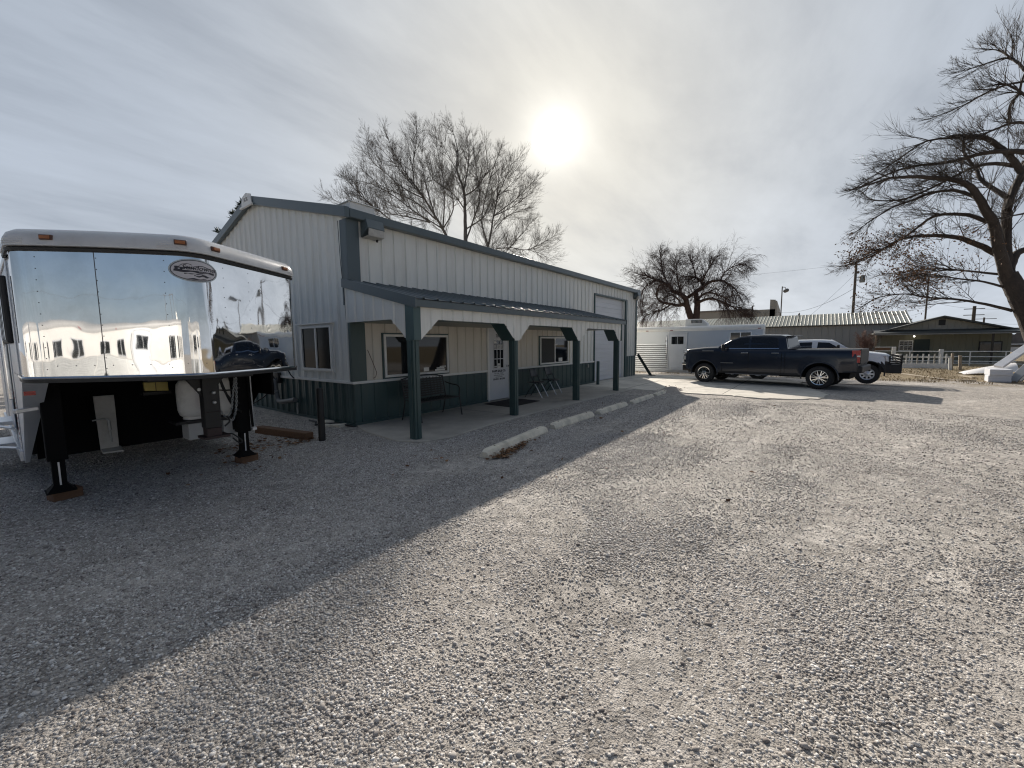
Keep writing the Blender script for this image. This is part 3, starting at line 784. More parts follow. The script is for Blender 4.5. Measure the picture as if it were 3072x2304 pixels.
# meter pipe on the gable wall
pp = thing('exhaust_pipe', 'grey elbow pipe coming out of the dark gable wainscot', 'pipe', (GX, 10.45, 0))
def P_(y, z, d=.15): return (-d, y-10.45, z)
mb = MB(); mb.tube(arc([P_(10.55, .86, .05), P_(10.52, .72), P_(10.47, .55), P_(10.42, .38), P_(10.34, .30), P_(10.2, .29), P_(9.9, .33), P_(9.5, .39)]), .055, 12); mb.build('elbow', M('grey_pipe', (.16, .16, .155), .55, var=.15), pp, smooth=50)
mb = MB(); mb.lathe([(.065, -.04), (.065, .04)], P_(10.47, .52), (0, -.2, 1), 14); mb.build('pipe_collar', galv, pp)
mb = MB(); mb.box(-.12, -.035, -.05, .25, .72, .98); mb.build('junction_box', black, pp, bevel=.01)
mb = MB(); mb.tube([P_(9.6, .30, .06), P_(9.62, .16, .06), P_(9.62, .04, .06)], .022, 8); mb.build('drain_stub', galv, pp)
cc = thing('power_cord', 'black power cord looping from the wall box to the trailer nose', 'cord', (GX, 10.45, 0))
mb = MB(); mb.tube(arc([P_(10.5, .80, .13), P_(10.6, .95, .18), P_(10.45, 1.10, .2), P_(10.1, 1.17, .2), P_(9.75, 1.12, .2), P_(9.62, .95, .16), P_(9.6, .87, .10)]), .014, 8); mb.build('loop', black, cc, smooth=50)
mb = MB(); mb.tube(arc([P_(10.5, .76, .15), P_(10.8, .38, .3), (-.75, .55, .10), (-1.35, -.3, .03), (-1.95, -1.6, .30), (-2.2, -3.4, .60), (-2.35, -4.2, .72), (-2.55, -4.55, .86), (-2.68, -4.7, 1.10), (-2.74, -4.75, 1.28)]), .014, 8); mb.build('lead', black, cc, smooth=50)
# broken kerb pieces at the corner
for i, (x, y, l, rz_, lab) in enumerate(((4.30, 8.15, .42, 75, 'pale broken concrete slab edge against the gable wall'), (4.22, 7.62, .34, 100, 'broken concrete chunk nearest the gable corner'), (4.08, 7.75, .16, 20, 'small white stone beside the broken concrete chunk'))):
    mb = MB(); mb.prism([(-l/2, -.10, -.04), (l/2, -.07, -.04), (l/2*.9, .10, -.04), (-l/2, .08, -.04)], (0, 0, .09))
    o = mb.build('concrete_chunk', concrete2, bevel=.012); o.location = (x, y, 0); o.rotation_euler = (0, R(4), R(rz_)); tag(o, lab, 'concrete chunk', 'broken concrete at the gable corner')
mb = MB(); mb.tube([(4.20, 8.7, .015), (4.15, 8.3, .03), (4.0, 8.05, .02), (4.25, 7.7, .05), (4.33, 7.4, .03), (4.38, 7.25, .0)], .018, 8)
tag(mb.build('drain_hose', black, smooth=50), 'black hose lying along the foot of the gable wall', 'hose')

# ------------------------------------------------------------------ gooseneck trailer with mirror nose
TX0, TX1, TZ0, TZ1, TZR = .225, 2.42, 1.362, 2.437, 2.60
TAX = (TX0+TX1)/2
gt = thing('gooseneck_trailer', 'gooseneck horse trailer with polished mirror nose parked beside the gable', 'trailer', (TAX, 6.2, 0))
def T_(mb, name, mats, **kw):
    par = kw.pop('parent', gt)
    o = mb.build(name, mats, par, **kw)
    if par is gt: o.location = (-TAX, -6.2, 0)
    return o
def fillet(a, b2, c, r, n=10):
    a, b2, c = Vector(a), Vector(b2), Vector(c)
    u = (a-b2).normalized(); v = (c-b2).normalized()
    ang = u.angle(v); t = r/math.tan(ang/2); p = b2+u*t; q = b2+v*t
    ctr = b2+(u+v).normalized()*(r/math.sin(ang/2)); o = []
    for i in range(n+1):
        k = i/n; d = (p-ctr).lerp(q-ctr, k); d.normalize(); o.append(ctr+d*r)
    return o
P0, C1, A_, C2, P3 = (TX0, 5.95), (TX0, 5.45), (1.247, 4.572), (TX1, 5.26), (TX1, 5.9)
raw = [Vector(P0)] + fillet(P0, C1, A_, .14) + fillet(C1, A_, C2, .22, 16) + fillet(A_, C2, P3, .07) + [Vector(P3)]
# resample evenly
def resample(pts, step):
    out_ = [pts[0]]; L_ = 0
    acc = [0]
    for i in range(1, len(pts)): acc.append(acc[-1]+(pts[i]-pts[i-1]).length)
    tot_ = acc[-1]; n = int(tot_/step); res = []
    j = 0
    for i in range(n+1):
        s_ = tot_*i/n
        while j < len(pts)-2 and acc[j+1] < s_: j += 1
        t = (s_-acc[j])/max(1e-9, acc[j+1]-acc[j]); res.append(pts[j].lerp(pts[j+1], t))
    return res, tot_
noseline, NL = resample(raw, .0125)
NN = len(noseline)
nnorm = []
for i in range(NN):
    d = noseline[min(i+2, NN-1)]-noseline[max(i-2, 0)]; d.normalize(); nnorm.append(Vector((d.y, -d.x)))
def nose_at(s_):
    f = max(0, min(NN-1.001, s_/NL*(NN-1))); i = int(f); t = f-i
    return noseline[i].lerp(noseline[i+1], t), nnorm[i].lerp(nnorm[i+1], t).normalized()
def seg_s(pt):
    pt = Vector(pt); return min(range(NN), key=lambda i: (noseline[i]-pt).length)/(NN-1)*NL
sC1, sA, sC2 = seg_s(C1), seg_s(A_), seg_s(C2)
def bulge(s_, z):
    """Gentle outward crown of the sheet and its dents, metres."""
    b = 0
    if sC1 < s_ < sA: k = (s_-sC1)/(sA-sC1); b += .034*math.sin(PI*k)
    elif sA <= s_ < sC2: k = (s_-sA)/(sC2-sA); b += .012*math.sin(PI*k)
    h = (z-TZ0)/(TZ1-TZ0); low = 1+.7*max(0, (.40-h)/.40)**1.5
    w = max(0, min(1, (s_-sC1+.08)/.15))*max(0, min(1, (sC2+.02-s_)/.12))
    b += w*low*(.0014*mnoise.noise(Vector((s_*3.6, z*2.6, 1.7)))+.00022*mnoise.noise(Vector((s_*10, z*8, 5.2))))
    # vertical ripples where the sheet is rolled
    for c, wd in ((sA, .20), (sC1+.05, .20)):
        q = (s_-c)/wd
        if abs(q) < 1.6: b += .0011*math.exp(-q*q*2)*math.sin(s_*80+.8*math.sin(z*3))
    return b
mb = MB(); rows = []
zs = np.linspace(TZ0, TZ1, 64)
for z in zs:
    rows.append([(*(noseline[i]+nnorm[i]*bulge(i/(NN-1)*NL, z)), z) for i in range(NN)])
mb.grid(rows)
# rivets and seam pressed in the sheet
mb.cur = 1
def rivet(s_, z, r=.0045):
    p, n = nose_at(s_); c = Vector((*(p+n*bulge(s_, z)), z)); n3 = Vector((n.x, n.y, 0))
    mb.lathe([(r, -.001), (r*.9, .002), (r*.3, .0032)], c, n3, 8)
for s_ in (sC1+.17, sC1+(sA-sC1)*.47, sA-.20, sA+.30, sA+.62):
    for k in range(11): rivet(s_+.004*math.sin(k*7), TZ0+.06+k*(TZ1-TZ0-.12)/10)
for k in range(9): rivet(sC1+.25+k*.14, TZ0+.09)
for k in range(7): rivet(sA+.2+k*.14, TZ0+.075)
sm = sC1+(sA-sC1)*.47-.012
lo = []; 
for z in zs:
    p, n = nose_at(sm); q, _ = nose_at(sm+.006); e = bulge(sm, z)+.0012
    lo.append([(*(p+n*e), z), (*(q+n*e), z)])
mb.grid(lo)
T_(mb, 'nose_panel', [mirror, M('seam_dark', (.10, .10, .105), .5)], smooth=30)
# trim lines below and above the mirror
def ring(name, m_, prof, s0=0, s1=NL, n=None, **kw):
    mb = MB(); rows = []
    k = n or int((s1-s0)/.02)
    for i in range(k+1):
        s_ = s0+(s1-s0)*i/k; p, nn2_ = nose_at(s_); e = .034*math.sin(PI*max(0, min(1, (s_-sC1)/(sA-sC1)))) if s_ < sA else .012*math.sin(PI*max(0, min(1, (s_-sA)/(sC2-sA))))
        rows.append([(*(p+nn2_*(e+d)), z) for d, z in prof])
    mb.grid(rows); return T_(mb, name, m_, **kw)
ring('bottom_moulding', chrome, [(-.03, TZ0-.022), (.016, TZ0-.022), (.020, TZ0-.012), (.016, TZ0-.002), (.003, TZ0-.001)], smooth=40)
ring('bottom_lip', black, [(-.04, TZ0-.060), (.012, TZ0-.055), (.012, TZ0-.0225)])
ring('drip_rail', black, [(.004, TZ1-.012), (.022, TZ1-.010), (.026, TZ1+.012), (.010, TZ1+.026)], smooth=30)
capp = [(.012, TZ1+.026), (.030, TZ1+.03), (.032, TZ1+.055), (.026, TZ1+.10), (.004, TZ1+.145), (-.045, TZ1+.178), (-.13, TZ1+.19), (-.24, TZ1+.192)]
ring('roof_cap', capw, capp, smooth=50)
for i, (s0, s1) in enumerate(((sC1-.05, sC1+.12), (sA-.22, sA-.02), (sC2-.10, sC2+.02))):
    mb = MB()
    for k in range(4):
        z = TZ1+.052+k*.016; d = .0325 if k < 2 else .031-.004*(k-1)
        pts_ = []
        for j in range(7):
            s_ = s0+(s1-s0)*j/6; p, n = nose_at(s_); e = .034*math.sin(PI*max(0, min(1, (s_-sC1)/(sA-sC1)))) if s_ < sA else .012*math.sin(PI*max(0, min(1, (s_-sA)/(sC2-sA)))); pts_.append((*(p+n*(e+d)), z))
        mb.tube(pts_, .004, 6)
    T_(mb, 'cap_ribbing', capw)
# roof behind the cap
mb = MB()
inn = []
for i in range(NN): 
    p = noseline[i]-nnorm[i]*.20; inn.append((p.x, p.y, TZ1+.1925))
yb = 12.2
mb.grid([inn, [(min(max(x, TX0+.25), TX1-.25), 6.6, TZ1+.215) for x, y, z in inn]])
mb.grid([[(TX0+.0, yy, TZ1+.07), (TX0+.02, yy, TZ1+.13), (TX0+.10, yy, TZ1+.18), (TX0+.3, yy, TZ1+.212), (TAX, yy, TZ1+.225), (TX1-.3, yy, TZ1+.212), (TX1-.10, yy, TZ1+.18), (TX1-.02, yy, TZ1+.13), (TX1, yy, TZ1+.07)] for yy in (5.9, 6.6, yb)])
T_(mb, 'roof', capw, smooth=40)
# marker lights
for s_, z in ((sC1+.30, 2.532), (sA-.06, 2.538), (sA+.20, 2.532), (sC2-.16, 2.530)):
    p, n = nose_at(s_); e = .034*math.sin(PI*max(0, min(1, (s_-sC1)/(sA-sC1)))) if s_ < sA else .012*math.sin(PI*max(0, min(1, (s_-sA)/(sC2-sA))))
    t3 = Vector((-n.y, n.x, 0)); n3 = Vector((n.x, n.y, 0)); c = Vector((*(p+n*(e+.022)), z))
    mb = MB(); mb.prism([c+t3*.045+Z*.021, c-t3*.045+Z*.021, c-t3*.045-Z*.021, c+t3*.045-Z*.021], n3*.022); ml = T_(mb, 'marker_light', M('lamp_base', (.10, .045, .03), .5), bevel=.004)
    mb = MB(); c = c+n3*.0225; mb.prism([c+t3*.036+Z*.013, c-t3*.036+Z*.013, c-t3*.036-Z*.013, c+t3*.036-Z*.013], n3*.010); mb.build('lens', amber, ml, bevel=.004)
# emblem wrapped round the apex
es, ez, ew, eh = sA+.030, 2.305, .196, .104
ek = .80
def emb(u, v, d):
    s_ = es+u; p, n = nose_at(s_); return (*(p+n*(bulge(s_, ez)*1.0+d+.003)), ez+v)
def ellipse_patch(w, h, d, nr=8, na=48):
    vs = [emb(0, 0, d)]; fs = []
    for r_ in range(1, nr+1):
        for a in range(na):
            t = 2*PI*a/na; vs.append(emb(w*r_/nr*math.cos(t), h*r_/nr*math.sin(t), d))
    for a in range(na): fs.append((0, 1+a, 1+(a+1) % na))
    for r_ in range(1, nr):
        for a in range(na): b0 = 1+(r_-1)*na; b1 = b0+na; fs.append((b0+a, b1+a, b1+(a+1) % na, b0+(a+1) % na))
    # rim down to the sheet
    n0 = len(vs)
    for a in range(na):
        t = 2*PI*a/na; vs.append(emb(w*math.cos(t), h*math.sin(t), -.006))
    b0 = 1+(nr-1)*na
    for a in range(na): fs.append((b0+a, n0+a, n0+(a+1) % na, b0+(a+1) % na))
    return vs, fs
eink = M('emblem_ink', (.028, .026, .036), .45); eplate = M('emblem_plate', (.52, .50, .52), .35)
mb = MB(); mb.add(*ellipse_patch(ew, eh, .002)); em = T_(mb, 'emblem', M('emblem_rim', (.40, .44, .46), .3), smooth=40)
def E_(mb, name, m_):
    o = mb.build(name, m_, em); return o
mb = MB(); mb.add(*ellipse_patch(ew*.93, eh*.90, .0035)); E_(mb, 'ring', eink)
mb = MB(); mb.add(*ellipse_patch(ew*.89, eh*.84, .005)); E_(mb, 'plate', eplate)
def band(fn_lo, fn_hi, d, u0=-.9, u1=.9, n=60):
    rows = [[], []]
    for i in range(n+1):
        u = u0+(u1-u0)*i/n; lim = math.sqrt(max(0, 1-u*u))*.97
        a = max(-lim, min(lim, fn_lo(u))); b2 = max(-lim, min(lim, fn_hi(u)))
        rows[0].append(emb(u*ew*.88, a*eh*.83, d)); rows[1].append(emb(u*ew*.88, b2*eh*.83, d))
    return rows
mb = MB()
mb.grid(band(lambda u: -.22-.05*math.sin(u*9), lambda u: -.02, .0062))
mb.grid(band(lambda u: .16, lambda u: .30+.05*math.sin(u*14), .0062, -.86, -.05))
mb.grid(band(lambda u: -.06, lambda u: .20 if math.sin(u*30) > -.3 else .05, .0062, -.88, -.55))
mb.grid(band(lambda u: .33+.16*math.exp(-((u-.25)/.28)**2), lambda u: .38+.18*math.exp(-((u-.25)/.28)**2), .0062, -.08, .75))
mb.grid(band(lambda u: -.62-.06*math.sin(u*17), lambda u: -.46-.08*math.sin(u*11+1), .0062, -.1, .7))
mb.grid(band(lambda u: -.98, lambda u: -.84-.04*math.sin(u*13), .0062, -.55, .6))
mb.grid(band(lambda u: -.40-.03*math.sin(u*23), lambda u: -.33, .0062, -.5, .3))
E_(mb, 'landscape_print', eink)
tv, tf = text_mesh('Sundowner', .076, .0003, .28, bold=.0008)
mb = MB(); mb.add([emb((x+.048)*ek, (y+.006)*ek, .0068) for x, y, z in tv], tf)
tv, tf = text_mesh('TRAILERS', .026, .0003, .1)
mb.cur = 1; mb.add([emb((x+.075)*ek, (y-.0205)*ek, .0070) for x, y, z in tv], tf)
sw = [(-.150, .035), (-.12, .062), (-.075, .075), (-.04, .066), (-.035, .052)]
mb.cur = 0
for i in range(len(sw)-1):
    (a0, b0), (a1, b1) = sw[i], sw[i+1]; mb.add([emb(a0*ek, b0*ek, .0068), emb(a1*ek, b1*ek, .0068), emb(a1*ek, b1*ek-.006, .0068), emb(a0*ek, b0*ek-.004, .0068)], [(0, 1, 2, 3)])
E_(mb, 'lettering', [eink, eplate])
# side wall, left
mb = MB()
mb.box(TX0, TX0+.04, 5.94, 7.3, TZ0-.02, TZ1+.02)
mb.box(TX0, TX0+.04, 7.3, yb, .40, TZ1+.02)
mb.box(TX1-.04, TX1, 5.88, 7.3, TZ0-.02, TZ1+.02)
mb.box(TX1-.04, TX1, 7.3, yb, .40, TZ1+.02)
mb.box(TX0, TX1, yb-.04, yb, .40, TZ1+.02)
T_(mb, 'side_wall', alumw, bevel=.004)
mb = MB()
for y in (6.0, 7.42, 8.3, 9.3, 10.4): mb.box(TX0-.012, TX0-.0005, y, y+.05, .41, TZ1) if y > 7.3 else mb.box(TX0-.012, TX0-.0005, y, y+.05, TZ0, TZ1)
mb.box(TX0-.03, TX0-.0005, 7.34, yb, .30, .42); mb.box(TX0-.014, TX0-.0005, 5.95, yb, TZ1-.02, TZ1+.03)
T_(mb, 'side_rails', alum, bevel=.004)
mb = MB(); mb.box(TX0-.05, TX0-.0005, 6.18, 7.25, 1.66, 2.30); wn = T_(mb, 'side_window', trim_bk, bevel=.02)
mb = MB(); mb.box(-.056, -.051, .0, 1.0, .0, .57); o = mb.build('pane', glass, wn); o.location = (TX0, 6.22, 1.695)
mb = MB()
for k in (.33, .66): mb.box(-.062, -.057, k-.012, k+.012, .0, .57)
o = mb.build('window_bars', trim_bk, wn); o.location = (TX0, 6.22, 1.695)
# drop wall and underside
mb = MB(); mb.box(TX0+.10, TX1-.06, 7.30, 7.36, .30, TZ0); mb.box(TX0+.06, TX1-.06, 5.7, 7.30, TZ0-.05, TZ0-.03)
mb.prism([(TX0+.10, 5.62, TZ0-.05), (1.27, 4.76, TZ0-.05), (TX1-.08, 5.40, TZ0-.05), (TX1-.08, 5.72, TZ0-.05), (TX0+.1, 5.72, TZ0-.05)], (0, 0, .02))
T_(mb, 'drop_wall', blackm)
mb = MB(); mb.add([(TX0, 5.86, TZ0-.02), (.40, 5.92, TZ0-.03), (.258, 7.26, .29), (TX0, 7.26, .29), (TX0, 5.86+.02, TZ0-.02), (.40, 5.96, TZ0-.03), (.258, 7.30, .29), (TX0, 7.30, .29)], [(0, 1, 2, 3), (7, 6, 5, 4), (0, 4, 5, 1), (1, 5, 6, 2), (2, 6, 7, 3), (3, 7, 4, 0)])
mb.add([(TX0-.001, 5.87, TZ0-.021), (TX0-.001, 7.28, .30), (TX0-.001, 7.34, .30), (TX0-.001, 7.34, TZ0-.021)], [(0, 1, 2, 3)])
T_(mb, 'gusset_panel', alumw)
mb = MB(); mb.box(TX1-.05, TX1-.02, 5.9, 7.3, .95, TZ0-.02); 
mb.prism([(TX1-.02, 5.9, TZ0-.03), (TX1-.02, 7.26, .35), (TX1-.02, 7.34, .35), (TX1-.02, 7.34, TZ0-.03)], (.012, 0, 0))
T_(mb, 'gusset_panel', blackm)
mb = MB(); mb.box(.225, .30, 5.925, 5.94, 1.165, 1.205); rf = T_(mb, 'reflector', redl); rf.rotation_euler = (R(-0), 0, 0)
mb = MB(); mb.bar((.155, 5.95, 1.02), (.30, 6.02, 1.03), .05, .04); T_(mb, 'step_latch', alum, bevel=.006)
# crank plate on the drop wall
mb = MB(); mb.prism([(.80, 7.02, 1.02), (.985, 7.02, 1.02), (1.0, 7.14, .33), (.83, 7.14, .33)], (0, .02, 0)); mb.prism([(.83, 7.0, .30), (1.02, 7.0, .29), (1.02, 7.16, .325), (.83, 7.16, .325)], (0, 0, .02))
T_(mb, 'crank_plate', M('worn_white_plate', (.50, .49, .46), .5, var=.1, vscale=3, dirt=(.24, .21, .17), dirt_amt=.6, dirt_scale=6), bevel=.004)
mb = MB(); mb.tube([(.76, 6.93, .735), (.875, 6.93, .745), (.895, 6.93, .735), (.90, 6.93, .70)], .009, 8); mb.tube([(.90, 6.93, .715), (.905, 6.94, .60)], .017, 8); mb.tube([(.905, 6.94, .60), (.915, 6.95, .44)], .009, 8); mb.tube([(.90, 6.93, .72), (.90, 7.06, .72)], .012, 8)
T_(mb, 'jack_crank', galv, smooth=50)
mb = MB(); mb.prism([(1.235, 6.80, 1.165), (1.475, 6.80, 1.155), (1.475, 6.80, 1.04), (1.24, 6.80, 1.055)], (0, .06, 0)); yc = T_(mb, 'battery_box', yellow, bevel=.004)
mb = MB(); mb.box(1.345, 1.352, 6.797, 6.799, 1.05, 1.16); T_(mb, 'box_strap', black)
mb = MB(); mb.box(1.22, 1.50, 6.785, 6.90, 1.0, 1.038); T_(mb, 'box_bracket', black)
# gas bottles
for cx_, lab in ((1.64, None), (2.02, None)):
    mb = MB(); mb.lathe([(.10, .70), (.135, .73), (.155, .80), (.158, .92), (.158, 1.05), (.15, 1.13), (.11, 1.19), (.06, 1.215)], (cx_, 6.52, 0), (0, 0, 1), 28); gb = T_(mb, 'gas_bottle', tankw, smooth=40)
    mb = MB(); mb.lathe([(.105, .67), (.105, .72)], (cx_, 6.52, 0), (0, 0, 1), 24); mb.build('foot_ring', tankw, gb)
    mb = MB(); mb.lathe([(.03, 1.21), (.03, 1.26), (.012, 1.27)], (cx_, 6.52, 0), (0, 0, 1), 12); mb.build('valve', galv, gb)
mb = MB(); mb.box(1.42, 2.22, 6.36, 6.70, .63, .662); T_(mb, 'bottle_tray', black)
for (a, b2) in (((1.545, .665), (1.785, .415)), ((1.93, .655), (2.10, .415))):
    mb = MB(); mb.box(a[0], b2[0], 6.38, 6.66, b2[1], a[1]-.04); T_(mb, 'storage_box', M('pale_box', (.42, .42, .41), .55, var=.06, dirt=(.25, .23, .2), dirt_amt=.3), bevel=.006)
mb = MB(); mb.box(1.72, 1.79, 6.20, 6.26, .86, 1.0); T_(mb, 'red_tag', redl)
# coupler
mb = MB(); cz = 5.42
mb.prism([(1.455, cz-.06, .70), (1.605, cz-.06, .70), (1.605, cz+.09, .70), (1.455, cz+.09, .70)], (0, 0, .58))
mb.prism([(1.30, cz, 1.29), (1.46, cz, 1.05), (1.46, cz, 1.29)], (0, .03, 0)); mb.prism([(1.606, cz, 1.29), (1.606, cz, 1.16), (1.70, cz, 1.29)], (0, .03, 0))
mb.box(1.0, 1.95, cz-.08, cz+.12, 1.255, 1.30)
T_(mb, 'coupler_post', black, bevel=.006)
mb = MB(); mb.prism([(1.462, cz-.066, .60), (1.600, cz-.066, .60), (1.600, cz+.08, .60), (1.462, cz+.08, .60)], (0, 0, .1)); mb.box(1.42, 1.67, cz-.10, cz+.13, .585, .612); mb.box(1.455, 1.61, cz-.068, cz-.061, .88, .885)
T_(mb, 'coupler_foot', M('rusty_black', (.035, .018, .017), .6, var=.4, vscale=18), bevel=.006)
mb = MB()
for z in (1.10, .99): mb.lathe([(.018, 0), (.018, .03), (.010, .035)], (1.545, cz-.06, z), (0, -1, 0), 8)
mb.lathe([(.018, 0), (.018, .012)], (1.435, cz, 1.14), (0, -1, 0), 10)
T_(mb, 'coupler_bolts', galv)
mb = MB(); mb.tube(arc([(1.60, cz, .61), (1.70, cz-.02, .60), (1.74, cz-.03, .57), (1.80, cz-.04, .50), (1.77, cz-.04, .48), (1.71, cz-.03, .55)]), .008, 6); T_(mb, 'release_handle', black, smooth=50)
# chain
mb = MB()
cpath = arc([(1.845, 5.6, 1.30), (1.83, 5.6, 1.15), (1.80, 5.58, 1.0), (1.775, 5.56, .88), (1.74, 5.54, .80), (1.69, 5.5, .79), (1.65, 5.46, .84), (1.61, 5.43, .90)], 8)
acc = resample(cpath, .026)[0]
for i in range(len(acc)-1):
    p, q = acc[i], acc[i+1]; d = (q-p).normalized(); s_ = d.orthogonal().normalized(); s_ = s_ if i % 2 else d.cross(s_)
    c = (p+q)/2; lk_ = []
    for j in range(11):
        t = 2*PI*j/10; lk_.append(c+d*(.020*math.cos(t))+s_*(.010*math.sin(t)))
    mb.tube(lk_, .0038, 5, caps=False)
T_(mb, 'safety_chain', galv, smooth=50)
cpath = arc([(1.86, 5.6, 1.28), (1.85, 5.6, 1.05), (1.83, 5.59, .86), (1.78, 5.57, .73), (1.73, 5.54, .76), (1.66, 5.5, .82)], 8)
mb = MB(); acc = resample(cpath, .026)[0]
for i in range(len(acc)-1):
    p, q = acc[i], acc[i+1]; d = (q-p).normalized(); s_ = d.orthogonal().normalized(); s_ = s_ if i % 2 else d.cross(s_)
    c = (p+q)/2; lk_ = [c+d*(.020*math.cos(2*PI*j/10))+s_*(.010*math.sin(2*PI*j/10)) for j in range(11)]
    mb.tube(lk_, .0038, 5, caps=False)
T_(mb, 'safety_chain', galv, smooth=50)
mb = MB(); mb.tube(arc([(1.60, 5.6, 1.29), (1.68, 5.6, 1.26), (1.72, 5.62, 1.12), (1.80, 5.68, .99), (1.92, 5.76, .90), (1.85, 5.7, .93)][:5]), .012, 8); mb.tube(arc([(1.60, 5.6, 1.14), (1.68, 5.62, 1.10), (1.80, 5.66, 1.085), (1.92, 5.7, 1.10)]), .010, 8); mb.tube(arc([(1.62, 5.5, .82), (1.69, 5.5, .80), (1.72, 5.48, .74), (1.66, 5.45, .69)]), .009, 8)
T_(mb, 'wiring_lead', rubber, smooth=50)
# landing legs
for cx_, cy_, dirx in ((.41, 6.34, -1), (2.125, 6.30, 1)):
    mb = MB(); mb.box(cx_-.075, cx_+.075, cy_-.075, cy_+.075, .44, 1.29); lg = T_(mb, 'landing_leg', blackm, bevel=.008)
    def LG(mb, name, m_, **kw): return mb.build(name, m_, lg, **kw)
    mb = MB(); mb.box(cx_-.05, cx_+.05, cy_-.05, cy_+.05, .14, .44); LG(mb, 'inner_tube', blackm, bevel=.004)
    mb = MB(); mb.box(cx_-.006, cx_+.008, cy_-.054, cy_-.0505, .17, .42); LG(mb, 'polished_strip', alum)
    mb = MB(); mb.prism([(cx_-.11, cy_-.11, .105), (cx_+.11, cy_-.11, .105), (cx_+.11, cy_+.11, .105), (cx_-.11, cy_+.11, .105)], (0, 0, .012)); mb.add([(cx_-.10, cy_-.10, .117), (cx_+.10, cy_-.10, .117), (cx_+.10, cy_+.10, .117), (cx_-.10, cy_+.10, .117), (cx_-.05, cy_-.05, .18), (cx_+.05, cy_-.05, .18), (cx_+.05, cy_+.05, .18), (cx_-.05, cy_+.05, .18)], [(0, 1, 5, 4), (1, 2, 6, 5), (2, 3, 7, 6), (3, 0, 4, 7)])
    LG(mb, 'foot_plate', blackm)
mb = MB(); mb.box(2.03, 2.20, 6.36, 6.44, .47, 1.26); mb.tube([(2.19, 6.2, 1.25), (2.215, 6.2, .5)], .018, 8); T_(mb, 'leg_gearbox', blackm, bevel=.01)
mb = MB(); mb.tube([(2.262, 6.3, 1.29), (2.258, 6.3, .60), (2.262, 6.3, .47)], .011, 8); mb.box(2.235, 2.29, 6.27, 6.33, .44, .475); T_(mb, 'leg_guide', alum, smooth=40)
# entry steps and side fittings, left
mb = MB()
for y, z, d in ((8.35, .62, .30), (8.30, .34, .52)):
    mb.box(TX0-d, TX0-.01, y, y+.65, z, z+.05)
T_(mb, 'entry_step', alum, bevel=.006)
mb = MB(); mb.tube([(TX0-.03, 7.6, .42), (TX0-.20, 8.30, .36)], .02, 6); mb.tube([(TX0-.05, 7.65, .66), (TX0-.20, 8.32, .64)], .02, 6); T_(mb, 'step_arm', alum)
mb = MB(); mb.box(TX0-.028, TX0-.0125, 7.9, 8.6, .55, 2.25); T_(mb, 'side_door', alumw, bevel=.01)
mb = MB(); mb.box(TX0-.045, TX0-.0125, 7.7, 7.76, 1.0, 1.9); T_(mb, 'grab_handle', chrome, bevel=.008)
mb = MB()
for k in range(10): mb.box(TX0-.016, TX0-.0125, 7.37, 7.41, .55+k*.06, .575+k*.06)
T_(mb, 'decal', M('decal_red', (.30, .10, .14), .5))
for y in (9.6, 10.5):
    mb = MB(); mb.lathe([(.20, 0), (.35, .01), (.36, .06), (.36, .18), (.33, .22)], (TX0+.02, y, .34), (1, 0, 0), 28); wl = T_(mb, 'wheel', rubber, smooth=40)
    mb = MB(); mb.lathe([(.05, -.01), (.18, -.015), (.21, .02)], (TX0+.02, y, .34), (1, 0, 0), 20); mb.build('rim', alum, wl, smooth=40)
# wood pads under the legs
for x, y, lab in ((.43, 6.40, 'short wood block under the left landing leg of the trailer'), (2.15, 6.34, 'short wood block under the right landing leg of the trailer')):
    mb = MB(); mb.box(-.105, .125, -.085, .085, -.01, .104); o = mb.build('wood_block', wood, bevel=.008); o.location = (x, y, 0); o.rotation_euler = (0, 0, R(14)); tag(o, lab, 'wood block', 'wood blocks under the landing legs')

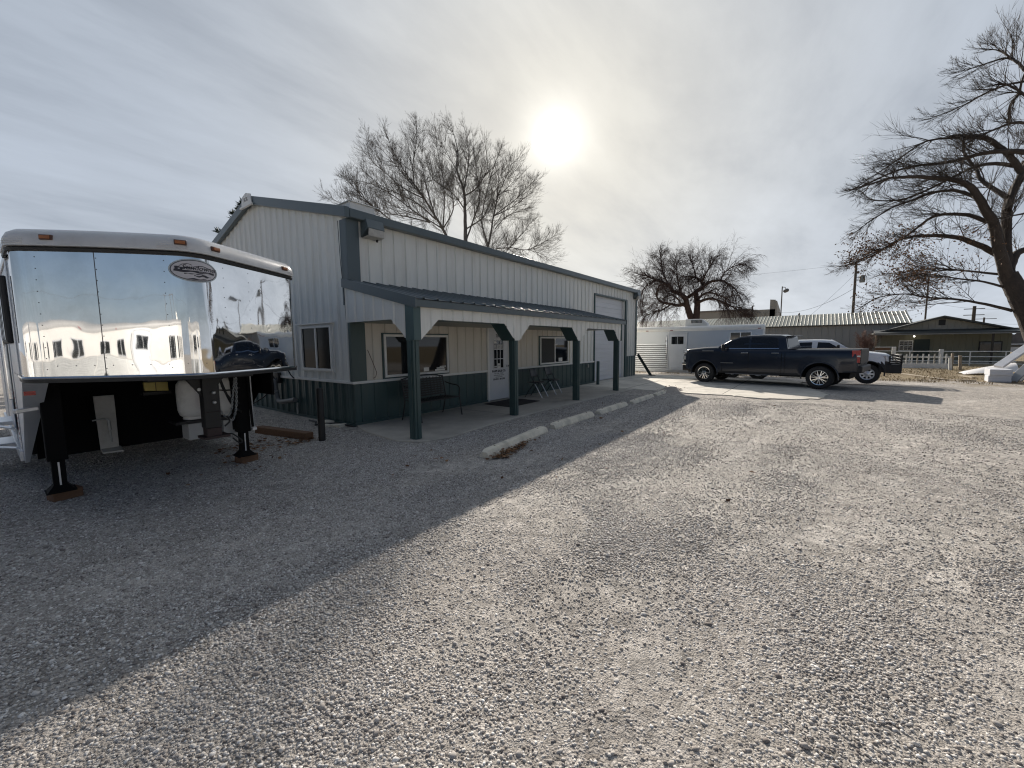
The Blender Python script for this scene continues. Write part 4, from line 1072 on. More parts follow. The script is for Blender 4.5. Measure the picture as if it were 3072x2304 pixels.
# ------------------------------------------------------------------ pickup trucks
def interp(tab, x):
    if x <= tab[0][0]: return tab[0][1]
    for (a, b2), (c, d) in zip(tab, tab[1:]):
        if x <= c: return b2+(d-b2)*((x-a)/(c-a) if c > a else 0)
    return tab[-1][1]
def make_wheel(root, x, y, side, r, rimr, style, z0=0):
    sgn = side
    w = .27
    mb = MB(); mb.lathe([(rimr*.98, -.02), (rimr+.02, .012), (r*.80, .018), (r*.93, .008), (r*.985, -.02), (r, -.06), (r, -w+.06), (r*.97, -w+.02), (rimr, -w)], (x, y, z0+r), (0, sgn, 0), 48, caps=False)
    for k in range(40):
        t = 2*PI*k/40; c = Vector((x+math.cos(t)*(r-.002), y-sgn*.055, z0+r+math.sin(t)*(r-.002))); tn = Vector((-math.sin(t), 0, math.cos(t)))
        mb.bar(c-tn*.012, c+tn*.012, .06, .012, upv=(math.cos(t), 0, math.sin(t)))
    tyre = mb.build('wheel', rubber, root, smooth=40)
    mb = MB(); mb.lathe([(rimr*1.0, .006), (rimr*1.02, .014), (rimr*.93, .010), (rimr*.90, -.05), (rimr*.88, -.09)], (x, y, z0+r), (0, sgn, 0), 40, caps=False)
    C_ = Vector((x, y, z0+r)); A = Vector((0, sgn, 0))
    if style == 'spoke':
        for k in range(7):
            for off in (-.17, .17):
                t = 2*PI*k/7+.2; t1 = t+off*1.1
                p = C_+Vector((math.cos(t+off*.35), 0, math.sin(t+off*.35)))*rimr*.26+A*.002; q = C_+Vector((math.cos(t1), 0, math.sin(t1)))*rimr*.95-A*.004
                mb.bar(p, q, .024, .03, upv=A)
        mb.lathe([(rimr*.34, -.03), (rimr*.33, .005), (rimr*.22, .012), (rimr*.20, .02), (.001, .022)], C_, A, 24, caps=False)
    else:
        rows = []
        mb.lathe([(rimr*.92, -.02), (rimr*.84, -.012)], C_, A, 40, caps=False)
        for k in range(8):
            t = 2*PI*k/8; e = Vector((math.cos(t), 0, math.sin(t))); mb.bar(C_+e*rimr*.40-A*.012, C_+e*rimr*.9-A*.014, .055, .02, upv=A)
        mb.lathe([(rimr*.52, -.03), (rimr*.50, -.008), (rimr*.34, .0), (rimr*.30, .035), (rimr*.2, .045), (.001, .047)], C_, A, 24, caps=False)
    mb.build('rim', chrome if style == 'spoke' else alum, tyre, smooth=35)
    mb = MB(); mb.lathe([(rimr*.93, -.10), (.001, -.101)], C_, A, 32, caps=False); mb.build('brake_disc', black, tyre)
def make_truck(name, label, loc, rz, P):
    t = thing(name, label, 'pickup truck', loc, rz)
    hw, wb, r = P['hw'], P['wb'], P['r']
    ax = [(0, r), (wb, r)]
    R_a = P['arch']
    s0, s1 = P['s0'], P['s1']
    base = list(np.arange(s0, s1+.001, .03))
    for a, _ in ax: base += [a-R_a-.001, a-R_a+.001, a+R_a-.001, a+R_a+.001]
    st = sorted(base)
    def zl(s_):
        z = interp(P['rocker'], s_)
        for a, zc in ax:
            d = abs(s_-a)
            if d < R_a: z = max(z, zc+math.sqrt(R_a*R_a-d*d))
        return z
    def half(s_):
        w = hw
        if s_ < s0+.30: w -= P['nose']*(1-math.sin(PI/2*max(0, (s_-s0)/.30)))
        if s_ > s1-.12: w -= .05*(1-math.sin(PI/2*max(0, (s1-s_)/.12)))
        return w
    def flare(s_, z):
        b = 0
        for a, zc in ax:
            d = math.hypot(s_-a, z-zc)
            if d < R_a+.14 and z > zc-.1: b = max(b, P.get('flare', .03)*(1-max(0, (d-R_a)/.14)))
        return b
    rows = []; mi = []
    for s_ in st:
        a = zl(s_); b2 = interp(P['top'], s_); w = half(s_); cr = P['crown'] if s_ < P['cowl'] else .0
        a = min(a, b2-.16)
        zsx = [a, a+.02, a+(b2-a)*.18, a+(b2-a)*.40, a+(b2-a)*.60, b2-.15, b2-.085, b2-.03, b2-.004, b2+cr*.5, b2+cr]
        off = [-.06, -.012, .0, .006, .004, -.004, -.022, -.05, -.10, -.45, -hw]
        half_pts = []
        for z, o_ in zip(zsx, off):
            yv = w+o_+(flare(s_, z) if o_ > -.05 else 0)
            half_pts.append((s_, max(0, yv), z))
        row = half_pts + [(x, -y, z) for x, y, z in reversed(half_pts[:-1])]
        rows.append(row)
    mb = MB(); mb.grid(rows)
    for e in (0, len(rows)-1): mb.f.append(tuple(e*len(rows[0])+j for j in range(len(rows[0])))); mb.mi.append(0)
    if P.get('split'):
        for k, f in enumerate(mb.f):
            zc = sum(mb.v[i][2] for i in f)/len(f)
            if zc < P['split']: mb.mi[k] = 1
    body = mb.build('body', [P['paint'], trim_bk] if P.get('split') else P['paint'], t, smooth=32)
    # cab
    gh = P['cab']; zb_, wb_, wt_ = P['belt'], P['cw'], P['ct']
    zmax = max(z for _, z in gh)
    def wz(z): return wb_+(wt_-wb_)*max(0, (z-zb_)/(zmax-zb_))**1.15
    rows = []
    xs_ = sorted(set(list(np.linspace(gh[0][0], gh[-1][0], 70)) + [q[0] for q in gh]))
    for s_ in xs_:
        zt2 = max(interp(gh, s_), zb_-.02); row = []
        zsx = [zb_-.06, zb_+(zt2-zb_)*.35, zb_+(zt2-zb_)*.7, zb_+(zt2-zb_)*.90]
        hp = [(s_, wz(z), z) for z in zsx]
        wt3 = wz(zt2); k = min(.07, (zt2-zb_)*.5)
        hp += [(s_, wt3-k*.25, zt2-k*.14), (s_, wt3-k*1.1, zt2), (s_, wt3*.5, zt2+.012), (s_, 0, zt2+.02)]
        rows.append(hp+[(x, -y, z) for x, y, z in reversed(hp[:-1])])
    mb = MB(); mb.grid(rows)
    n_ = len(rows[0]); mb.f.append(tuple((len(rows)-1)*n_+j for j in range(n_))); mb.mi.append(0)
    mb.build('cab', P['paint'], t, smooth=32)
    def side_panel(poly, d, mats, nm, parent=t, th=.006):
        for sg in (1, -1):
            mb = MB(); k = len(poly)
            o_ = [(x, sg*(wz(z)+d), z) for x, z in poly]; i_ = [(x, sg*(wz(z)+d-th), z) for x, z in poly]
            mb.add(o_+i_, [tuple(range(k)), tuple(range(2*k-1, k-1, -1))]+[(j, (j+1) % k, k+(j+1) % k, k+j) for j in range(k)])
            mb.build(nm, mats, parent)
    for poly in P['wins']: side_panel(poly, .004, glass, 'side_window')
    for poly in P.get('bright', []): side_panel(poly, .008, chrome, 'window_trim')
    # windscreen and rear glass
    def across(p, q, n_, ins, nm, d=.006):
        (xa, za), (xb, zb2) = p, q; rows = []
        nv = Vector((-(zb2-za), 0, xb-xa)).normalized()*(d if n_ > 0 else -d)
        for i in range(5):
            f = i/4; x = xa+(xb-xa)*f; z = za+(zb2-za)*f
            zsurf = z
            rows.append([(x+nv.x, (wz(z)-ins)*u, z+nv.z) for u in np.linspace(-1, 1, 9)])
        mb = MB(); mb.grid(rows); mb.build(nm, tinted, t)
    ws = P['ws']; across(ws[0], ws[1], 1, .10, 'windscreen', .022)
    rg = P['rg']; across(rg[0], rg[1], 1, .10, 'rear_window', .012)
    # underbody and wheels
    mb = MB(); mb.box(s0+.25, s1-.25, -hw+.30, hw-.30, .36, .70); mb.box(-R_a-.05, R_a+.05, -hw+.28, hw-.28, .5, .95); mb.box(wb-R_a-.05, wb+R_a+.05, -hw+.28, hw-.28, .5, .98); mb.build('chassis', blackm, t)
    for a, _ in ax:
        for sg in (1, -1): make_wheel(t, a, sg*(hw+.01), sg, r, P['rim'], P['style'])
        for sg in (1, -1):
            mb = MB(); pts_ = [(a+math.cos(q)*(R_a+.012), sg*(hw+P.get('flare', .03)*.55), r+math.sin(q)*(R_a+.012)) for q in np.linspace(-.12, PI+.12, 26)]
            mb.tube(pts_, .024, 8); mb.build('wheel_arch', P.get('archmat', P['paint']), t, smooth=50)
    return t, body, wz
pk = dict(hw=.955, wb=3.78, r=.385, arch=.50, s0=-.88, s1=4.78, nose=.13, crown=.045, cowl=.5, paint=truck, rim=.245, style='spoke', flare=.035,
          rocker=[(-.9, .50), (-.45, .50), (.5, .42), (3.2, .42), (4.3, .56), (4.82, .60)],
          top=[(-.88, 1.18), (-.84, 1.27), (-.76, 1.325), (-.06, 1.40), (.40, 1.415), (.52, 1.40), (.62, 1.345), (2.6, 1.335), (2.80, 1.34), (4.78, 1.335)],
          cab=[(.46, 1.37), (.52, 1.445), (.72, 1.57), (.96, 1.715), (1.22, 1.805), (1.45, 1.842), (1.99, 1.862), (2.55, 1.842), (2.72, 1.80), (2.83, 1.34)],
          belt=1.33, cw=.90, ct=.73,
          wins=[[(.80, 1.375), (.79, 1.53), (.98, 1.655), (1.24, 1.765), (1.56, 1.782), (1.57, 1.37)], [(1.64, 1.37), (1.63, 1.782), (2.30, 1.772), (2.46, 1.74), (2.52, 1.64), (2.53, 1.385)]],
          bright=[[(.72, 1.345), (.72, 1.368), (2.56, 1.375), (2.56, 1.352)]],
          ws=[(.56, 1.45), (1.16, 1.775)], rg=[(2.735, 1.74), (2.81, 1.40)])
t, body, wz = make_truck('pickup_truck', 'dark blue crew cab pickup with bright spoked wheels parked on the driveway', (0, 0, 0), 0, pk)
Fp, Rp = Vector((17.69, 3.66, 0)), Vector((17.0, -.035, 0))
u_ = (Rp-Fp).normalized(); nside = Vector((-u_.y, u_.x, 0)); nside = nside if nside.x > 0 else -nside
t.location = Fp+nside*.965; t.rotation_euler = (0, 0, math.atan2(u_.y, u_.x))
HW = .955
def side_part(nm, mats, fn, bevel=0, par=None, **kw):
    for sg in (1, -1):
        mb = MB(); fn(mb, sg); mb.build(nm, mats, par or t, bevel=bevel, **kw)
def bx(mb, x0, x1, y0, y1, z0, z1): mb.box(x0, x1, min(y0, y1), max(y0, y1), z0, z1)
for x in (1.35, 2.35): side_part('door_handle', chrome, lambda mb, s: bx(mb, x, x+.24, s*(HW-.01), s*(HW+.03), 1.185, 1.212), .008)
for x in (.66, 1.60, 2.66, 2.76): side_part('door_seam', blackm, lambda mb, s: bx(mb, x, x+.009, s*(HW-.02), s*(HW+.0075), .47, 1.20))
side_part('running_board', M('step_grey', (.16, .16, .165), .45), lambda mb, s: bx(mb, .82, 2.60, s*(HW-.10), s*(HW+.06), .385, .415), .01)
side_part('rocker_trim', trim_bk, lambda mb, s: bx(mb, .55, 3.2, s*(HW-.08), s*(HW+.004), .415, .50), .01)
side_part('mirror_arm', trim_bk, lambda mb, s: mb.bar((.86, s*.86, 1.37), (.78, s*1.06, 1.39), .05, .05))
side_part('door_mirror', trim_bk, lambda mb, s: bx(mb, .70, .80, s*1.02, s*1.16, 1.27, 1.53), .03)
side_part('mirror_cap', chrome, lambda mb, s: bx(mb, .685, .705, s*1.03, s*1.15, 1.38, 1.52), .012)
side_part('headlight', clear, lambda mb, s: bx(mb, -.905, -.66, s*.70, s*(HW-.055), 1.16, 1.235), .015)
side_part('headlight', clear, lambda mb, s: bx(mb, -.915, -.74, s*.70, s*(HW-.07), .90, 1.05), .015)
mb = MB(); mb.box(-.915, -.86, -.69, .69, .80, 1.24); mb.build('grille', trim_bk, t, bevel=.01)
mb = MB(); mb.box(-.935, -.90, -.80, .80, 1.05, 1.12); mb.box(-.93, -.9, -.80, -.72, .78, 1.12); mb.box(-.93, -.9, .72, .80, .78, 1.12); mb.build('grille_bar', chrome, t, bevel=.008)
mb = MB(); mb.box(-.96, -.70, -.90, .90, .68, .80); mb.build('front_bumper', chrome, t, bevel=.03)
mb = MB(); mb.box(-.93, -.62, -.88, .88, .44, .68); mb.box(-.82, -.70, -.60, -.50, .36, .46); mb.build('lower_bumper', trim_bk, t, bevel=.03)
def tail(mb, s): mb.prism([(4.60, s*(HW+.003), .91), (4.795, s*(HW-.02), .90), (4.795, s*(HW-.02), 1.30), (4.59, s*(HW+.003), 1.30)], (0, -s*.10, 0))
side_part('tail_light', redl, tail, .012)
side_part('reversing_lens', clear, lambda mb, s: bx(mb, 4.72, 4.802, s*(HW-.06), s*(HW-.006), 1.09, 1.14), .006)
mb = MB(); mb.box(4.76, 4.805, -.82, .82, .86, 1.345); mb.build('tailgate', trim_bk, t, bevel=.02)
mb = MB(); mb.box(4.46, 4.87, -.93, .93, .58, .80); mb.build('rear_bumper', trim_bk, t, bevel=.04)
mb = MB(); mb.box(2.62, 2.93, -.62, .62, 1.795, 1.815); mb.build('brake_light_visor', truck, t, bevel=.008)
mb = MB(); mb.box(2.85, 4.76, -.76, .76, 1.341, 1.352); mb.build('bed_cover', trim_bk, t)
side_part('badge', galv, lambda mb, s: bx(mb, -.10, .34, s*(HW-.01), s*(HW+.003), 1.255, 1.28))
side_part('badge', galv, lambda mb, s: bx(mb, .62, 1.08, s*(HW-.01), s*(HW+.009), .80, .815))
mb = MB(); mb.tube([(1.35, -.62, 1.30), (1.25, -.38, 1.50), (1.38, -.38, 1.62)], .02, 6); mb.build('steering_column', trim_bk, t)

wk = dict(hw=.96, wb=3.55, r=.375, arch=.47, s0=-.66, s1=4.55, nose=.10, crown=.03, cowl=.6, paint=truckw, rim=.215, style='hole', flare=.05, split=.80, archmat=trim_bk,
          rocker=[(-.7, .46), (-.45, .46), (.5, .40), (3.1, .40), (4.6, .55)],
          top=[(-.66, 1.02), (-.60, 1.09), (-.54, 1.125), (.17, 1.225), (.50, 1.28), (.60, 1.30), (2.8, 1.31), (4.55, 1.30)],
          cab=[(.42, 1.27), (.56, 1.325), (.96, 1.605), (1.12, 1.66), (1.40, 1.68), (1.70, 1.685), (2.42, 1.675), (2.62, 1.64), (2.86, 1.30)],
          belt=1.29, cw=.90, ct=.74,
          wins=[[(.86, 1.315), (1.02, 1.455), (1.19, 1.568), (1.54, 1.59), (1.57, 1.315)], [(1.74, 1.315), (1.73, 1.59), (2.30, 1.575), (2.37, 1.54), (2.41, 1.315)]],
          ws=[(.60, 1.355), (1.02, 1.635)], rg=[(2.66, 1.585), (2.82, 1.36)])
t, body, wz = make_truck('pickup_truck', 'white crew cab pickup with black brush guard and flares behind the dark pickup', (0, 0, 0), 0, wk)
Fw = Vector((20.25, -1.52, 0)); u_ = Vector((.05, 3.55, 0)).normalized()
t.location = Fw+Vector((.96, 0, -.02)); t.rotation_euler = (0, 0, math.atan2(u_.y, u_.x))
HW = .96
side_part('headlight', clear, lambda mb, s: mb.prism([(-.70, s*.62, .84), (-.52, s*(HW-.005), .86), (-.50, s*(HW-.005), 1.06), (-.68, s*.62, 1.06)], (.10, -s*.02, 0)), .012)
mb = MB(); mb.box(-.70, -.62, -.60, .60, .80, 1.06); mb.build('grille', trim_bk, t, bevel=.01)
mb = MB(); mb.box(-.95, -.60, -.93, .93, .42, .74); mb.prism([(-.66, .94, .42), (-.30, .94, .46), (-.30, .94, .74), (-.66, .94, .76)], (0, -.06, 0)); mb.prism([(-.66, -.94, .42), (-.30, -.94, .46), (-.30, -.94, .74), (-.66, -.94, .76)], (0, .06, 0)); mb.build('front_bumper', trim_bk, t, bevel=.03)
mb = MB()
for z in (.78, .86, .96, 1.07): mb.tube([(-.62, .90, z), (-.86, .86, z), (-.93, .70, z), (-.94, -.70, z), (-.86, -.86, z), (-.62, -.90, z)], .020, 8)
for y in (-.70, -.35, .35, .70): mb.tube([(-.94, y, .55), (-.955, y, 1.10)], .026, 8)
for s in (1, -1): mb.tube([(-.61, s*.90, .74), (-.61, s*.91, 1.07)], .022, 8); mb.tube([(-.60, s*.905, 1.07), (-.60, s*.90, .95), (-.62, s*.90, .78)], .018, 8)
mb.box(-.96, -.93, -.72, .72, 1.05, 1.11)
mb.build('brush_guard', black, t, smooth=50)
for x in (.70, 1.63, 2.62): side_part('door_seam', M('seam_grey', (.12, .12, .13), .6), lambda mb, s: bx(mb, x, x+.008, s*(HW-.02), s*(HW+.0075), .82, 1.18))
for x in (1.36, 2.32): side_part('door_handle', truckw, lambda mb, s: bx(mb, x, x+.22, s*(HW-.01), s*(HW+.03), 1.13, 1.16), .008)
side_part('door_mirror', trim_bk, lambda mb, s: bx(mb, .86, .96, s*.98, s*1.20, 1.28, 1.48), .03)
mb = MB(); mb.lathe([(.02, 0), (.012, .02), (.004, .05)], (1.10, 0, 1.675), (.4, 0, 1), 10); mb.build('roof_aerial', truckw, t)
mb = MB(); mb.box(4.45, 4.72, -.92, .92, .55, .75); mb.build('rear_bumper', chrome, t, bevel=.03)
side_part('tail_light', redl, lambda mb, s: bx(mb, 4.40, 4.56, s*.80, s*(HW+.004), .92, 1.24), .01)

# ------------------------------------------------------------------ horse trailers
def horse_trailer(label, loc, rz, L, paint, corr=True, number=False, ac=True, gn=True, skirt=None, group=None, slats=(), doors=(), wins=(), zb=.32, zt=2.52, wx=None):
    """Box trailer along local x (front at 0); seen side faces local -y; width 2.1."""
    t = thing('horse_trailer', label, 'trailer', loc, rz, group)
    Wd = 2.1
    mb = MB(); sec = [(0, zb), (0, zt-.22), (.02, zt-.12), (.08, zt-.04), (.22, zt+.01), (Wd/2, zt+.05), (Wd-.22, zt+.01), (Wd-.08, zt-.04), (Wd-.02, zt-.12), (Wd, zt-.22), (Wd, zb)]
    rows = []
    for x, ins in ((-.0, .10), (.03, .03), (.12, 0), (L-.05, 0), (L, .02)):
        rows.append([(x, ins+(y*(Wd-2*ins)/Wd), z-(ins*.4 if z > zt-.3 else 0)) for y, z in sec])
    mb.grid(rows); n_ = len(sec)
    for e in (0, 4): mb.f.append(tuple(e*n_+j for j in range(n_))); mb.mi.append(0)
    mb.build('shell', paint, t, smooth=35)
    mb = MB(); mb.grid([[(x, -.012, zt-.24), (x, -.016, zt-.14), (x, .0, zt-.09), (x, .065, zt-.02), (x, .21, zt+.028)] for x in (.0, L)]); mb.build('roof_edge', M('roof_grey', (.30, .30, .30), .4) if skirt else white, t, smooth=40)
    if corr:
        mb = MB(); rows = []
        z = zb+.05
        while z < zb+1.42: rows += [[(corr[0], -.004, z), (corr[1], -.004, z)], [(corr[0], -.034, z+.022), (corr[1], -.034, z+.022)], [(corr[0], -.030, z+.070), (corr[1], -.030, z+.070)], [(corr[0], -.004, z+.082), (corr[1], -.004, z+.082)]]; z += .112
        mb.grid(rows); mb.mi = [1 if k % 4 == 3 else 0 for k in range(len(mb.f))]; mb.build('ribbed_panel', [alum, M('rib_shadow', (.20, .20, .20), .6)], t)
    if skirt:
        for x0 in np.arange(.08, L-.5, 2.4):
            mb = MB(); x1 = min(x0+2.36, L-.1); rows = []
            for k in range(30):
                z = zb+.06+k*.031; rows.append([(x0, -.006-.003*(k % 2), z), (x1, -.006-.003*(k % 2), z)])
            mb.grid(rows); mb.build('skirt_panel', skirt, t)
    mb = MB(); mb.box(-.02, L, -.03, 0, zb-.06, zb+.05); mb.box(.0, L, 0.1, Wd-.1, zb-.10, zb+.02); mb.build('bottom_rail', alum, t, bevel=.006)
    for d0 in doors:
        mb = MB(); mb.box(d0, d0+.86, -.028, -.001, zb+.17, zt-.34); dr = mb.build('side_door', alumw, t, bevel=.01)
        mb = MB()
        for a, b2, c, d in ((d0-.06, d0, zb+.10, zt-.27), (d0+.86, d0+.92, zb+.10, zt-.27), (d0, d0+.86, zb+.10, zb+.165), (d0, d0+.86, zt-.335, zt-.27)): mb.box(a, b2, -.042, -.001, c, d)
        mb.build('door_frame', alum, t, bevel=.006)
        mb = MB(); mb.box(d0+.13, d0+.74, -.036, -.0285, zt-.92, zt-.52); mb.build('door_window', glass, dr, bevel=.03)
        mb = MB(); mb.box(d0+.425, d0+.445, -.042, -.0365, zt-.92, zt-.52); mb.build('window_bar', alum, dr)
        mb = MB(); mb.box(d0+.06, d0+.11, -.05, -.0285, zb+.95, zb+1.10); mb.build('latch', galv, dr)
        mb = MB(); mb.box(d0-.10, d0+.95, -.22, -.031, zb+.04, zb+.09); mb.build('step', alum, t, bevel=.006)
        mb = MB(); mb.tube([(d0+.98, -.01, zb+.6), (d0+.98, -.07, zb+.7), (d0+.98, -.07, zt-.5), (d0+.98, -.01, zt-.42)], .018, 8); mb.build('grab_rail', chrome, t, smooth=40)
    for (a, b2, c, d) in wins:
        mb = MB(); mb.box(a-.04, b2+.04, -.02, -.001, c-.04, d+.04); wf = mb.build('window', alum, t, bevel=.02)
        mb = MB(); mb.box(a, b2, -.026, -.0205, c, d); mb.build('pane', glass, wf)
        mb = MB(); mb.box((a+b2)/2-.02, (a+b2)/2+.02, -.032, -.0265, c, d); mb.build('window_bar', alum, wf)
    if ac:
        mb = MB(); mb.prism([(ac, .6, zt+.02), (ac+1.15, .6, zt+.02), (ac+1.15, .6, zt+.42), (ac+.32, .6, zt+.41), (ac+.08, .6, zt+.20)], (0, .75, 0)); a_ = mb.build('air_conditioner', white, t, bevel=.04)
        mb = MB()
        for i in range(9):
            for j in range(3): mb.box(ac+.30+i*.062, ac+.345+i*.062, .588, .599, zt+.20+j*.055, zt+.24+j*.055)
        mb.build('louvres', trim_bk, a_)
    for x in (.12, L*.55, L*.72):
        mb = MB(); mb.box(x, x+.14, -.03, -.012, zt-.205, zt-.165); mb.build('marker_light', M('marker_red', (.22, .04, .05), .3), t, bevel=.006)
    for x in (wx or L*.62, (wx or L*.62)+.85):
        mb = MB(); mb.lathe([(.19, 0), (.34, .01), (.355, .06), (.355, .18), (.33, .22)], (x, -.02, .355), (0, 1, 0), 28); wl = mb.build('wheel', rubber, t, smooth=40)
        mb = MB(); mb.lathe([(.05, -.012), (.17, -.018), (.20, .02)], (x, -.02, .355), (0, 1, 0), 20); mb.build('rim', alum, wl, smooth=40)
    if number:
        for i, ch in enumerate('8218'):
            tv, tf = text_mesh(ch, .17, .001, bold=.006); mb = MB(); mb.add([(number-x, -.0245-z, zt-.80-i*.235+y) for x, y, z in tv], tf)
            # seen from -y the text must read left to right
            mb.v = [(2*number-x, y, z) for x, y, z in mb.v]; mb.build('fleet_number', ink, t)
    mb = MB(); mb.bar((.3, Wd/2, zb), (-.9, Wd/2, zb+.02), .10, .10); mb.build('tow_bar', black, t)
    return t
h2 = horse_trailer('silver horse trailer with ribbed side behind the dark pickup', (23.02, 2.15, 0), 0, 7.6, M('silver_panel', (.50, .53, .56), .34, metal=.3, var=.05, vscale=1.2, dirt=(.36, .37, .37), dirt_amt=.25), corr=(4.44, 7.5), doors=(3.50,), wins=((.55, 1.42, 1.80, 2.29),), ac=2.55, wx=1.3, number=4.50, zb=.30, zt=2.66)
h2.rotation_euler = (0, 0, R(93.6)); h2.scale = (1, -1, 1)
h2.location = (23.02, 2.15, -.21)
# mirrored placement keeps the near side towards the yard: turn the handedness back for the lettering
for ch in h2.children:
    if ch.name.startswith('fleet_number'):
        me = ch.data
        cxn = sum(v.co.x for v in me.vertices)/len(me.vertices)
        for v in me.vertices: v.co.x = 2*cxn-v.co.x
rk = thing('hay_rack', 'white ladder frame lying on the silver trailer roof', 'roof rack', (22.95, 6.6, 2.50))
mb = MB(); mb.bar((0, -.55, .18), (0, .35, .18), .05, .03); mb.bar((0, -.1, .16), (0, .35, -.02), .035, .03); mb.bar((0, -.45, .16), (0, -.75, -.02), .035, .03); mb.bar((0, .3, .16), (0, -.3, -.02), .035, .03); mb.build('rack_frame', white, rk)
# ------------------------------------------------------------------ far buildings
BZ = -.46
barn = thing('long_barn', 'long low grey barn with pale ribbed metal roof across the yard', 'barn', (56, 0, BZ))
def F_(mb, par, nm, mats, **kw):
    o = mb.build(nm, mats, par, **kw); o.location = Vector((0, 0, 0))-Vector(par.location); return o
y0, y1 = -7.0, 30.0
mb = MB(); mb.ribbed((56.0, y0, BZ), Y, Z, -X, y1-y0, 3.42-BZ, pitch=.6, rib=.04, rw=.05); mb.box(56.05, 64, y0, y1, BZ, 3.4)
mb.prism([(56, y0, 3.4), (64, y0, 3.4), (60, y0, 4.68)], (0, .03, 0))
F_(mb, barn, 'wall', barnw)
mb = MB(); d = Vector((4.0, 0, 1.32)); ln = d.length+.25; d.normalize(); n_ = Vector((-d.z, 0, d.x))
mb.ribbed((55.75, y0-.25, 3.36), Y, d, n_, y1-y0+.5, ln, pitch=.34, rib=.035, rw=.04)
d2 = Vector((-4.0, 0, 1.32)).normalized(); mb.ribbed((64.25, y0-.25, 3.36), Y, d2, Vector((d2.z*1.0, 0, -d2.x)), y1-y0+.5, ln, pitch=.34, rib=.035, rw=.04)
F_(mb, barn, 'roof', barnr)
mb = MB(); mb.box(55.72, 55.80, y0-.25, y1, 3.24, 3.36); F_(mb, barn, 'gutter', M('gutter_brown', (.09, .075, .06), .6))
mb = MB(); mb.lathe([(.05, 0), (.05, 1.0)], (57.2, 2.0, 3.8), (0, 0, 1), 8); mb.lathe([(.10, .85), (.10, .95), (.02, 1.1)], (57.2, 2.0, 3.8), (0, 0, 1), 8); F_(mb, barn, 'vent_pipe', black)

hs = thing('porch_house', 'low green house with dark gabled roof and covered porch', 'house', (53, -8.6, BZ))
yl, yr, yp_, ze, zp = -4.2, -13.3, -8.62, 2.16, 3.72
mb = MB(); mb.ribbed((53, yr+.30, BZ), Y, Z, -X, yl-.55-yr-.30, 2.55-BZ, pitch=.4, rib=.02, rw=.03); mb.box(53.02, 62, yr+.3, yl-.55, BZ, 2.5)
F_(mb, hs, 'wall', housew)
mb = MB(); mb.ribbed((51.9, yr+1.3, 2.44), Y, Z, -X, yl-yr-2.0, 0, pitch=.4, rib=.02, rw=.03, top=lambda u: max(.01, (zp-.18-2.44)*(1-abs(yr+1.3+u-yp_)/(4.5)))); F_(mb, hs, 'gable', M('house_gable', (.34, .33, .29), .7, var=.06, stretch=(2, 2, .3)))
mb = MB()
for s_, ye in ((1, yl+.15), (-1, yr-.15)):
    mb.prism([(51.2, ye, ze+.03), (51.2, yp_, zp-.12), (51.2, yp_, zp+.03), (51.2, ye, ze+.16)], (11.2, 0, 0))
F_(mb, hs, 'roof', houser)
mb = MB(); mb.prism([(50.4, yr-.1, 2.18), (51.95, yr-.1, 2.50), (51.95, yr-.1, 2.58), (50.4, yr-.1, 2.28)], (0, yl-yr+.2, 0)); F_(mb, hs, 'porch_roof', houser)
mb = MB(); mb.box(50.36, 50.42, yr-.15, yl+.15, 2.10, 2.20); F_(mb, hs, 'fascia', M('fascia_grey', (.22, .22, .21), .6))
for y in (yl, yr+.05, -11.4):
    mb = MB(); mb.box(50.5, 50.62, y-.06, y+.06, BZ, 2.12); F_(mb, hs, 'porch_post', M('post_brown', (.055, .045, .035), .7) if y != yl else M('post_tan', (.25, .18, .12), .7))
mb = MB(); mb.box(51.86, 51.9, yp_-.20, yp_+.22, 2.92, 3.42); F_(mb, hs, 'gable_vent', black)
mb = MB(); mb.box(52.93, 52.99, -7.02, -6.05, .62, 1.62); wf = F_(mb, hs, 'window', white)
mb = MB(); mb.box(-.08, -.065, -.42, .42, -.42, -.04); mb.box(-.08, -.065, -.42, .42, .03, .42); o = mb.build('pane', glass, wf); o.location = (53, -6.535, 1.12)
mb = MB()
for k in (-.14, .14): mb.box(-.09, -.081, k-.012, k+.012, -.42, .42)
for k in (-.22, .23): mb.box(-.095, -.0905, -.42, .42, k-.012, k+.012)
o = mb.build('glazing_bars', white, wf); o.location = (53, -6.535, 1.12)
mb = MB(); mb.box(52.90, 52.985, -8.12, -7.08, BZ, 1.70); F_(mb, hs, 'door', M('dark_green_door', (.016, .030, .024), .5))
mb = MB(); mb.box(52.93, 52.99, -12.5, -11.15, .50, 1.46); wf = F_(mb, hs, 'window', trim_bk)
mb = MB(); mb.box(-.085, -.072, -.60, .60, -.40, .40); o = mb.build('pane', glass, wf); o.location = (53, -11.825, .98)
lm = M('porch_lamp', (.9, .85, .7), .4, emit=(1, .93, .8, 12))
mb = MB(); mb.lathe([(.001, 0), (.05, .02), (.05, .09), (.001, .11)], (52.4, -6.98, 1.92), (0, 0, 1), 10); F_(mb, hs, 'porch_lamp', lm)
mb = MB(); mb.box(50.2, 53, yr+.2, yl-.2, BZ-.05, BZ+.10); F_(mb, hs, 'porch_floor', concrete2)

